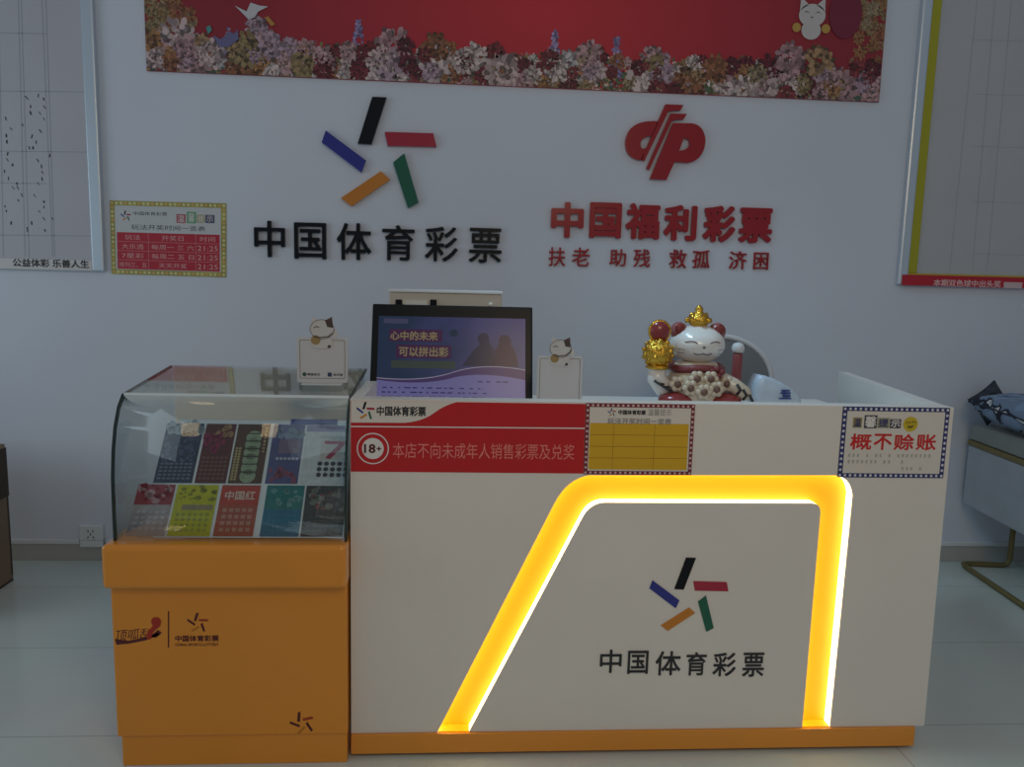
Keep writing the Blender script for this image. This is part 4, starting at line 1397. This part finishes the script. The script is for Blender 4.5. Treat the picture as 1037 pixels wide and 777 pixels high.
# ------------------------------------------------------------------ payment code stands
def code_stand(label, loc, w, h, rz):
    t = T('payment_stand', label, 'stand', loc, (0, 0, rz), 'payment stands with cat toppers', world=False)
    t.add('foot', M().box(-w * 0.40, w * 0.40, -0.03, 0.045, 0, 0.004, 0.001), mat('clear_acrylic_pale', (0.60, 0.64, 0.66), 0.15))
    t.add('card', M().prism(rounded(-w / 2, w / 2, 0.0045, h, 0.008), 0, 0.003), mat('stand_card', (0.62, 0.61, 0.62), 0.4))
    m = M()
    o = w * 0.055
    m.holed([rounded(-w / 2 + o, w / 2 - o, 0.018, h - 0.008, 0.004), rounded(-w / 2 + o + 0.0014, w / 2 - o - 0.0014, 0.0194, h - 0.0094, 0.003)], -0.0004, -0.0001)
    t.add('border_line', m, mat('line_grey', (0.10, 0.10, 0.11), 0.5))
    m = M()
    m.use(0).plate(circ(-w * 0.355, 0.031, 0.0065, n=16), -0.0005)
    m.use(1).text('微信支付', -w * 0.30, -w * 0.05, 0.027, 0.035, -0.0005, bold=0.03)
    m.use(2).plate(rounded(w * 0.10, w * 0.10 + 0.013, 0.0245, 0.0375, 0.002), -0.0005)
    m.use(1).text('支付宝', w * 0.21, w * 0.40, 0.027, 0.035, -0.0005, bold=0.03)
    t.add('pay_marks', m, [mat('dark_green_ink', (0.03, 0.10, 0.05), 0.5), ink_black, mat('dark_blue_ink', (0.04, 0.06, 0.14), 0.5)])
    # cat-shaped topper
    k = w / 0.158
    cz = h + 0.026 * k
    m = M()
    head = circ(0, cz, 0.037 * k, 0.030 * k, n=28)
    m.use(0).prism(head, -0.003, -0.0005)
    for s_ in (-1, 1):
        m.use(0 if s_ < 0 else 1).prism([(s_ * 0.034 * k, cz + 0.008 * k), (s_ * 0.031 * k, cz + 0.040 * k), (s_ * 0.008 * k, cz + 0.028 * k)], -0.0032, -0.0005)
    m.use(0).prism(circ(-0.004 * k, h - 0.014 * k, 0.036 * k, 0.022 * k, n=24), -0.0028, -0.0005)
    m.use(0).prism(circ(0.040 * k, cz - 0.014 * k, 0.009 * k, 0.014 * k, n=14), -0.003, -0.0005)
    tp = t.add('cat_topper', m, [mat('topper_white', (0.62, 0.60, 0.58), 0.4), mat('topper_brown', (0.12, 0.06, 0.055), 0.4)])
    m = M()
    m.use(0).prism([(0.010 * k, cz + 0.026 * k), (0.030 * k, cz + 0.026 * k), (0.034 * k, cz + 0.005 * k), (0.016 * k, cz + 0.008 * k)], -0.0036, -0.0031)
    m.use(0).tube([(-0.026 * k, -0.0036, cz + 0.004 * k), (-0.018 * k, -0.0036, cz + 0.009 * k), (-0.009 * k, -0.0036, cz + 0.006 * k)], 0.0012 * k, 6)
    m.use(0).tube([(-0.024 * k, -0.0036, cz - 0.021 * k), (-0.006 * k, -0.0036, cz - 0.026 * k), (0.02 * k, -0.0036, cz - 0.022 * k), (0.03 * k, -0.0036, cz - 0.012 * k)], 0.0016 * k, 6)
    m.use(0).tube([(x * 0.0375 * k, -0.0033, cz + z * 0.0305 * k) for x, z in [(math.cos(a), math.sin(a)) for a in [i * math.pi / 14 for i in range(29)]]], 0.0009 * k, 5)
    m.use(1).prism(circ(-0.020 * k, h - 0.008 * k, 0.015 * k, 0.015 * k, n=16), -0.0036, -0.0029)
    m.use(0).prism(circ(0.022 * k, h - 0.028 * k, 0.005 * k, n=10), -0.0036, -0.0029)
    t.add('face_marks', m, [mat('topper_line', (0.07, 0.045, 0.04), 0.5), mat('topper_gold', (0.36, 0.24, 0.10), 0.4)], parent=tp)
    return t


code_stand('white payment stand with cat topper standing on glass display case', (-0.437, 2.47, 1.1525), 0.157, 0.148, math.radians(2))
code_stand('white payment stand with cat topper between monitor and cat figurine', (0.328, 2.56, DZ), 0.152, 0.216, 0)

# ------------------------------------------------------------------ lucky cat figurine
lc = T('lucky_cat', 'white beckoning cat figurine with gold crown holding gold ball', 'figurine', (0.838, 2.72, DZ), (0, 0, math.radians(-2)), world=False)
m = M().use(0, True)
m.lathe([(0.11, 0.0), (0.12, 0.01), (0.12, 0.028), (0.108, 0.036)], (0, 0, 0), 28)
lc.add('base', m, mat('bronze_glaze', (0.20, 0.10, 0.04), 0.3, metal=0.4))
m = M().use(0, True)
m.lathe([(0.098, 0.03), (0.112, 0.05), (0.116, 0.085), (0.106, 0.125), (0.088, 0.16), (0.07, 0.19)], (0, 0, 0), 28)
body = lc.add('torso', m, cream)
m = M().use(0, True)
for sx in (-1, 1):
    m.ball((sx * 0.085, -0.075, 0.06), (0.062, 0.055, 0.03))
lc.add('feet', m, dark_red, label='dark red feet')
m = M().use(0, True)
m.tube([(0.088 * math.cos(a), 0.088 * math.sin(a), 0.170 + 0.004 * math.sin(3 * a)) for a in [i * math.pi / 14 for i in range(28)]], 0.014, 10, closed=True)
for dx, dz in ((0.03, 0), (0.048, 0.008), (0.066, -0.002), (0.055, -0.014), (0.036, -0.014)):
    m.ball((dx, -0.092, 0.166 + dz), (0.013, 0.01, 0.011), 10, 8)
lc.add('collar', m, mat('collar_red', (0.20, 0.035, 0.04), 0.4, bump=0.8, bscale=120))
for i, (dx, dz) in enumerate(((-0.085, 0.118), (-0.045, 0.108), (0.0, 0.096), (0.045, 0.106), (0.088, 0.122), (-0.022, 0.140), (0.026, 0.140))):
    a = math.asin(max(-1, min(1, dx / 0.125)))
    cy = -0.118 * math.cos(a) + (0.014 if dz > 0.13 else 0)
    m = M().use(0, True)
    for kx in range(6):
        w = kx * math.pi / 3
        m.ball((dx + 0.017 * math.cos(w), cy, dz + 0.017 * math.sin(w)), (0.0125, 0.010, 0.0125), 10, 8)
    m.use(1, True).ball((dx, cy - 0.006, dz), (0.013, 0.010, 0.013), 10, 8)
    lc.add('rosette', m, [cream, mat('rosette_brown', (0.17, 0.09, 0.07), 0.4)], parent=body)
# head: one continuous surface shaped with cheeks
b2 = bmesh.new()
bmesh.ops.create_uvsphere(b2, u_segments=36, v_segments=24, radius=1.0)
for v in b2.verts:
    x, y, z = v.co
    k = 1.0 + 0.10 * max(0, -z) * (1 - abs(z))
    v.co = Vector((x * 0.097 * k, y * 0.082 + (-0.010 if y < -0.8 else 0) * (1 - abs(z)), z * 0.069 + 0.253))
m = M().use(0, True)
m.merge(b2)
head = lc.add('head', m, glaze)
for sx in (-1, 1):
    m = M().use(0, True)
    prof_ = [(0.030, 0.0), (0.031, 0.016), (0.027, 0.032), (0.015, 0.043), (0.003, 0.047)]
    R_ = Matrix.Rotation(sx * 0.28, 4, 'Y')
    m.lathe(prof_, (sx * 0.064, 0.0, 0.284), 18, R_)
    er = lc.add('ear', m, mat('ear_white', (0.30, 0.10, 0.10), 0.3))
    m = M().use(0, True)
    m.ball((sx * 0.070, -0.026, 0.306), (0.018, 0.007, 0.021), 14, 10, R_)
    lc.add('inner_ear', m, mat('ear_red', (0.24, 0.045, 0.045), 0.3, metal=0.3, bump=0.8, bscale=140), parent=er)
m = M().use(0, True)


def face_pt(x, z, o=0.002):
    zz = (z - 0.268) / 0.080
    k = 1.0 + 0.10 * max(0, -zz) * (1 - abs(zz))
    q = max(0.02, 1 - (x / (0.097 * k)) ** 2 - zz ** 2)
    return (x, -0.082 * math.sqrt(q) - o - (0.010 * (1 - abs(zz)) if math.sqrt(q) > 0.8 else 0), zz * 0.069 + 0.253)


for sx in (-1, 1):
    m.tube([face_pt(sx * 0.042 + 0.020 * t, 0.278 + 0.007 * (1 - t * t)) for t in [i / 5 - 1 for i in range(11)]], 0.0016, 6)
    m.tube([face_pt(sx * 0.016 + sx * 0.016 * t, 0.237 - 0.006 * (1 - t * t)) for t in [i / 4 - 1 for i in range(9)]], 0.0015, 6)
    for dz in (0.0, -0.012):
        m.tube([face_pt(sx * 0.060, 0.248 + dz, 0.001), face_pt(sx * 0.078, 0.251 + dz * 1.4, 0.001)], 0.0009, 5)
m.ball(face_pt(0, 0.262), (0.005, 0.003, 0.0035), 10, 8)
lc.add('face_marks', m, mat('face_line', (0.10, 0.07, 0.07), 0.4), parent=head)
m = M().use(0, True)
m.lathe([(0.036, 0.338), (0.030, 0.344), (0.028, 0.348), (0.038, 0.360), (0.040, 0.372), (0.030, 0.388), (0.016, 0.394), (0.013, 0.400), (0.015, 0.406), (0.009, 0.415), (0.004, 0.420)], (0, 0, -0.029), 20)
for k in range(8):
    w = k * math.pi / 4
    m.ball((0.040 * math.cos(w), 0.040 * math.sin(w), 0.337), 0.010, 8, 6)
    m.ball((0.026 * math.cos(w), 0.026 * math.sin(w), 0.357), 0.008, 8, 6)
lc.add('crown', m, gold, label='gold crown')
m = M().use(0, True)
m.tube([(-0.085, -0.03, 0.085), (-0.125, -0.045, 0.100), (-0.152, -0.05, 0.135), (-0.150, -0.05, 0.165)], [0.035, 0.034, 0.034, 0.030], 16)
m.ball((-0.150, -0.05, 0.165), (0.034, 0.03, 0.026))
arm = lc.add('arm', m, glaze)
m = M().use(0, True)
for k in range(3):
    m.tube([(-0.165 + 0.017 * k, -0.083, 0.128 - 0.010 * k), (-0.150 + 0.017 * k, -0.092, 0.118 - 0.010 * k), (-0.132 + 0.017 * k, -0.085, 0.116 - 0.010 * k)], 0.0045, 8)
lc.add('claw_marks', m, mat('claw_dark', (0.03, 0.025, 0.025), 0.4), parent=arm)
m = M().use(0, True)
m.tube([(0.07, -0.05, 0.135), (0.115, -0.075, 0.115), (0.155, -0.085, 0.088), (0.172, -0.086, 0.078)], [0.03, 0.028, 0.026, 0.014], 14)
arm = lc.add('arm', m, cream)
m = M().use(0, True)
for k in range(3):
    t = 0.118 + 0.022 * k
    m.tube([(t, -0.106 - 0.002 * k, 0.125 - 0.018 * k), (t + 0.012, -0.112, 0.104 - 0.018 * k), (t + 0.004, -0.100, 0.088 - 0.018 * k)], 0.005, 8)
lc.add('claw_marks', m, mat('claw_dark'), parent=arm)
m = M().use(0, True)
m.ball((-0.150, -0.05, 0.222), 0.052, 28, 20)
for k in range(46):
    w, u = k * 2.399, 1 - 2 * (k + 0.5) / 46
    rr = math.sqrt(1 - u * u)
    m.ball((-0.150 + 0.050 * rr * math.cos(w), -0.05 + 0.050 * rr * math.sin(w), 0.222 + 0.050 * u), 0.0085, 8, 6)
m.lathe([(0.036, 0.166), (0.044, 0.172), (0.03, 0.182)], (-0.15, -0.05, 0), 20)
gb = lc.add('gold_ball', m, gold, label='bumpy gold ball')
m = M().use(0, True)
m.ball((-0.148, -0.05, 0.298), (0.036, 0.022, 0.036), 24, 16)
m.use(1, True).tube([(-0.148 + 0.035 * math.cos(a), -0.05, 0.298 + 0.035 * math.sin(a)) for a in [i * math.pi / 14 for i in range(28)]], 0.006, 8, closed=True)
lc.add('red_disc', m, [dark_red, gold], parent=gb, label='dark red disc with gold rim')

# slim bottle, tissue pack, chair behind the counter
bt = T('bottle', 'slim red bottle with round white cap beside cat figurine', 'bottle', (1.035, 2.85, DZ), world=False)
bt.add('body', M().use(0, True).lathe([(0.016, 0), (0.019, 0.004), (0.019, 0.20), (0.015, 0.213)], (0, 0, 0), 20), mat('bottle_red', (0.24, 0.055, 0.06), 0.35))
bt.add('cap', M().use(0, True).lathe([(0.020, 0.2135), (0.023, 0.222), (0.023, 0.236), (0.016, 0.247), (0.004, 0.251)], (0, 0, 0), 20), mat('cap_white', (0.62, 0.62, 0.63), 0.4))

tp = T('tissue_pack', 'pale blue plastic tissue pack with dark blue print beside bottle', 'tissue pack', (1.19, 2.86, DZ), (0, 0, math.radians(6)), world=False)
b2 = bmesh.new()
bmesh.ops.create_cube(b2, size=1.0)
bmesh.ops.subdivide_edges(b2, edges=list(b2.edges), cuts=9, use_grid_fill=True)
tr_ = random.Random(4)
for v in b2.verts:
    x, y, z = v.co * 2
    k = 1 - 0.18 * abs(z) ** 3
    top = 1.0 + 0.35 * max(0, -x) - 0.32 * max(0, x) - 0.12 * abs(x) ** 2
    v.co = Vector((x * 0.098 * k * (1 - 0.06 * y * y) + tr_.uniform(-1, 1) * 0.0018, y * 0.045 * (1 - 0.25 * x ** 4) * k + tr_.uniform(-1, 1) * 0.0018,
                   max(0.0, (z + 1) / 2 * 0.108 * top + tr_.uniform(-1, 1) * 0.0016 * (z > -0.9))))
m = M().use(0, True).merge(b2)
tp.add('wrapper', m, mat('pale_blue_film', (0.52, 0.62, 0.74), 0.25, vary=0.08, scale=20))
m = M().use(0)
for k, (x, z, w, h) in enumerate(((0.012, 0.074, 0.034, 0.006), (0.010, 0.064, 0.040, 0.006), (0.020, 0.052, 0.03, 0.008), (0.004, 0.044, 0.05, 0.005), (0.022, 0.058, 0.006, 0.02))):
    m.box(x - 0.01, x - 0.01 + w, -0.051, -0.044, z, z + h, 0.001)
tp.add('printed_mark', m, mat('film_blue_ink', (0.04, 0.06, 0.26), 0.4))

oc = T('office_chair', 'white-rimmed chair with grey mesh back behind the counter', 'chair', (1.145, 3.42, -0.0), world=False)
oc_w = mat('chair_white', (0.66, 0.67, 0.70), 0.35)
rim = []
for x, z in [(-0.24, 0.72)] + bez((-0.24, 0.72), (-0.26, 1.15), (-0.17, 1.245), 8)[1:] + bez((-0.17, 1.245), (-0.05, 1.285), (0.09, 1.255), 8)[1:] + bez((0.09, 1.255), (0.265, 1.20), (0.265, 1.03), 8)[1:] + bez((0.265, 1.03), (0.28, 0.85), (0.24, 0.72), 6)[1:]:
    rim.append((x, z))
m = M().use(0, True)
m.tube([(x, 0.0, z) for x, z in rim], 0.012, 10, closed=True)
bkr = oc.add('backrest', M().prism([(x * 0.98, z) for x, z in rim], -0.004, 0.004), mat('grey_mesh_fabric', (0.20, 0.21, 0.23), 0.8, bump=0.5, bscale=400), label='grey mesh back')
oc.add('rim', m, oc_w, parent=bkr, label='white rim')
oc.add('seat', M().box(-0.24, 0.24, -0.10, 0.40, 0.43, 0.50, 0.02, 3), MATS['grey_mesh_fabric'])
oc.add('stem', M().use(0, True).lathe([(0.03, 0.10), (0.03, 0.25), (0.02, 0.26), (0.02, 0.43)], (0, 0.15, 0), 16).box(-0.03, 0.03, 0.0, 0.015, 0.45, 0.80), mb)
m = M().use(0, True)
for k in range(5):
    w = k * 2 * math.pi / 5 + 0.3
    m.tube([(0.02 * math.cos(w), 0.15 + 0.02 * math.sin(w), 0.10), (0.25 * math.cos(w), 0.15 + 0.25 * math.sin(w), 0.065)], [0.02, 0.014], 8)
    m.ball((0.25 * math.cos(w), 0.15 + 0.25 * math.sin(w), 0.028), (0.02, 0.02, 0.028), 10, 8)
oc.add('star_base', m, mb)

# ------------------------------------------------------------------ armchair and cushions
vel = mat('blue_grey_velvet', (0.33, 0.36, 0.40), 0.85, vary=0.08, scale=6, sheen=0.4)
vel_d = mat('grey_olive_velvet', (0.22, 0.235, 0.22), 0.85, vary=0.08, scale=6, sheen=0.3)
brass = mat('dull_brass', (0.24, 0.19, 0.075), 0.4, metal=0.5)
ac = T('armchair', 'blue-grey velvet armchair with brass trim and brass sled base', 'armchair', (2.735, 3.955, 0), (0, 0, math.radians(-5.7)), world=False)
AW, AD = 0.76, 0.68
ac.add('armrest', M().box(0, 0.10, -AD, -0.005, 0.345, 0.672, 0.012, 3), vel)
ac.add('armrest', M().box(AW - 0.10, AW, -AD, -0.005, 0.345, 0.672, 0.012, 3), vel)
ac.add('backrest', M().box(0.101, AW - 0.101, -0.11, -0.005, 0.345, 0.672, 0.012, 3), vel)
ac.add('seat', M().box(0.101, AW - 0.101, -AD, -0.111, 0.345, 0.50, 0.02, 3), vel)
m = M()
m.box(-0.004, 0.104, -AD - 0.004, -0.001, 0.673, 0.70, 0.003).box(AW - 0.104, AW + 0.004, -AD - 0.004, -0.001, 0.673, 0.70, 0.003).box(0.1045, AW - 0.1045, -0.114, -0.001, 0.673, 0.70, 0.003)
ac.add('brass_trim', m, brass)
m = M()
m.box(0.0, 0.10, -AD, -0.005, 0.7005, 0.785, 0.014, 3).box(AW - 0.10, AW, -AD, -0.005, 0.7005, 0.785, 0.014, 3).box(0.1005, AW - 0.1005, -0.11, -0.005, 0.7005, 0.785, 0.014, 3)
ac.add('top_pad', m, vel_d)
for sx in (0, 1):
    m = M().use(0, True)
    f = (lambda x: x) if sx == 0 else (lambda x: AW - x)
    m.tube([(f(0.27), -0.035, 0.345), (f(0.27), -0.035, 0.05), (f(0.262), -0.035, 0.022), (f(0.235), -0.035, 0.0145), (f(0.055), -0.035, 0.0145), (f(0.022), -0.045, 0.0145), (f(0.012), -0.08, 0.0145),
            (f(0.012), -AD + 0.05, 0.0145), (f(0.022), -AD + 0.02, 0.0145), (f(0.055), -AD + 0.01, 0.0145), (f(0.235), -AD + 0.01, 0.0145), (f(0.262), -AD + 0.01, 0.022), (f(0.27), -AD + 0.01, 0.05), (f(0.27), -AD + 0.01, 0.345)], 0.014, 10)
    ac.add('sled_leg', m, brass)


def cushion_mat(name, base, dark, pale, scale):
    m = bpy.data.materials.new(name)
    m.use_nodes = True
    nt = m.node_tree
    b = nt.nodes['Principled BSDF']
    b.inputs['Roughness'].default_value = 0.8
    tc = nt.nodes.new('ShaderNodeTexCoord')
    nz = nt.nodes.new('ShaderNodeTexNoise')
    nz.inputs['Scale'].default_value = scale
    nz.inputs['Detail'].default_value = 2.5
    nz.inputs['Distortion'].default_value = 1.6
    r = nt.nodes.new('ShaderNodeValToRGB')
    cr = r.color_ramp
    cr.interpolation = 'CONSTANT'
    cr.elements[0].position = 0.0
    cr.elements[0].color = (*base, 1)
    cr.elements[1].position = 0.535
    cr.elements[1].color = (*dark, 1)
    e = cr.elements.new(0.60)
    e.color = (*pale, 1)
    e = cr.elements.new(0.635)
    e.color = (*dark, 1)
    e = cr.elements.new(0.42)
    e.color = tuple(q * 0.8 for q in base) + (1,)
    nt.links.new(tc.outputs['Object'], nz.inputs['Vector'])
    nt.links.new(nz.outputs['Fac'], r.inputs['Fac'])
    nt.links.new(r.outputs['Color'], b.inputs['Base Color'])
    return m


def cushion(label, loc, rot, a, t, mt, mpipe):
    n = 22
    o = T('cushion', label, 'cushion', loc, rot, 'cushions on the armchair', world=False)
    m = M().use(0, True)
    vs = []
    for sgn in (1, -1):
        for i in range(n + 1):
            for j in range(n + 1):
                u, v = i / n * 2 - 1, j / n * 2 - 1
                e = max(0.0, (1 - u ** 4) * (1 - v ** 4)) ** 0.42
                x = a * u * (1 - 0.10 * (1 - v * v))
                z = a * v * (1 - 0.10 * (1 - u * u))
                wv = 0.006 * math.sin(9 * u + 2 * v) * e
                vs.append((x, sgn * t * e + wv, z))
    fs = []
    N = n + 1
    for s_, off in ((1, 0), (-1, N * N)):
        for i in range(n):
            for j in range(n):
                q = (off + i * N + j, off + (i + 1) * N + j, off + (i + 1) * N + j + 1, off + i * N + j + 1)
                fs.append(q[::-1] if s_ > 0 else q)
    m.raw(vs, [f[::-1] for f in fs])
    bmesh.ops.remove_doubles(m.bm, verts=m.bm.verts, dist=1e-5)
    o.add('cover', m, mt)
    ed = []
    for k in range(4 * n):
        s_, f = divmod(k, n)
        f = f / n * 2 - 1
        u, v = ((f, -1), (1, f), (-f, 1), (-1, -f))[s_]
        ed.append((a * u * (1 - 0.10 * (1 - v * v)), 0, a * v * (1 - 0.10 * (1 - u * u))))
    o.add('piping', M().use(0, True).tube(ed, 0.004, 6, closed=True), mpipe)
    return o


pc = cushion_mat('blue_pattern_cloth', (0.22, 0.30, 0.44), (0.018, 0.022, 0.04), (0.60, 0.60, 0.62), 6.5)
pd = cushion_mat('dark_pattern_cloth', (0.05, 0.06, 0.085), (0.012, 0.014, 0.02), (0.13, 0.15, 0.19), 26.0)
pn = mat('cushion_piping', (0.03, 0.035, 0.05), 0.8)
cushion('light blue cushion with dark bird-like pattern lying on armchair', (2.885, 3.585, 0.882), (math.radians(-83), math.radians(4), math.radians(9)), 0.25, 0.086, pc, pn)
cushion('small dark speckled cushion standing corner-up between wall and blue cushion', (2.80, 3.90, 0.908), (math.radians(-8), math.radians(-38), 0), 0.084, 0.042, pd, pn)
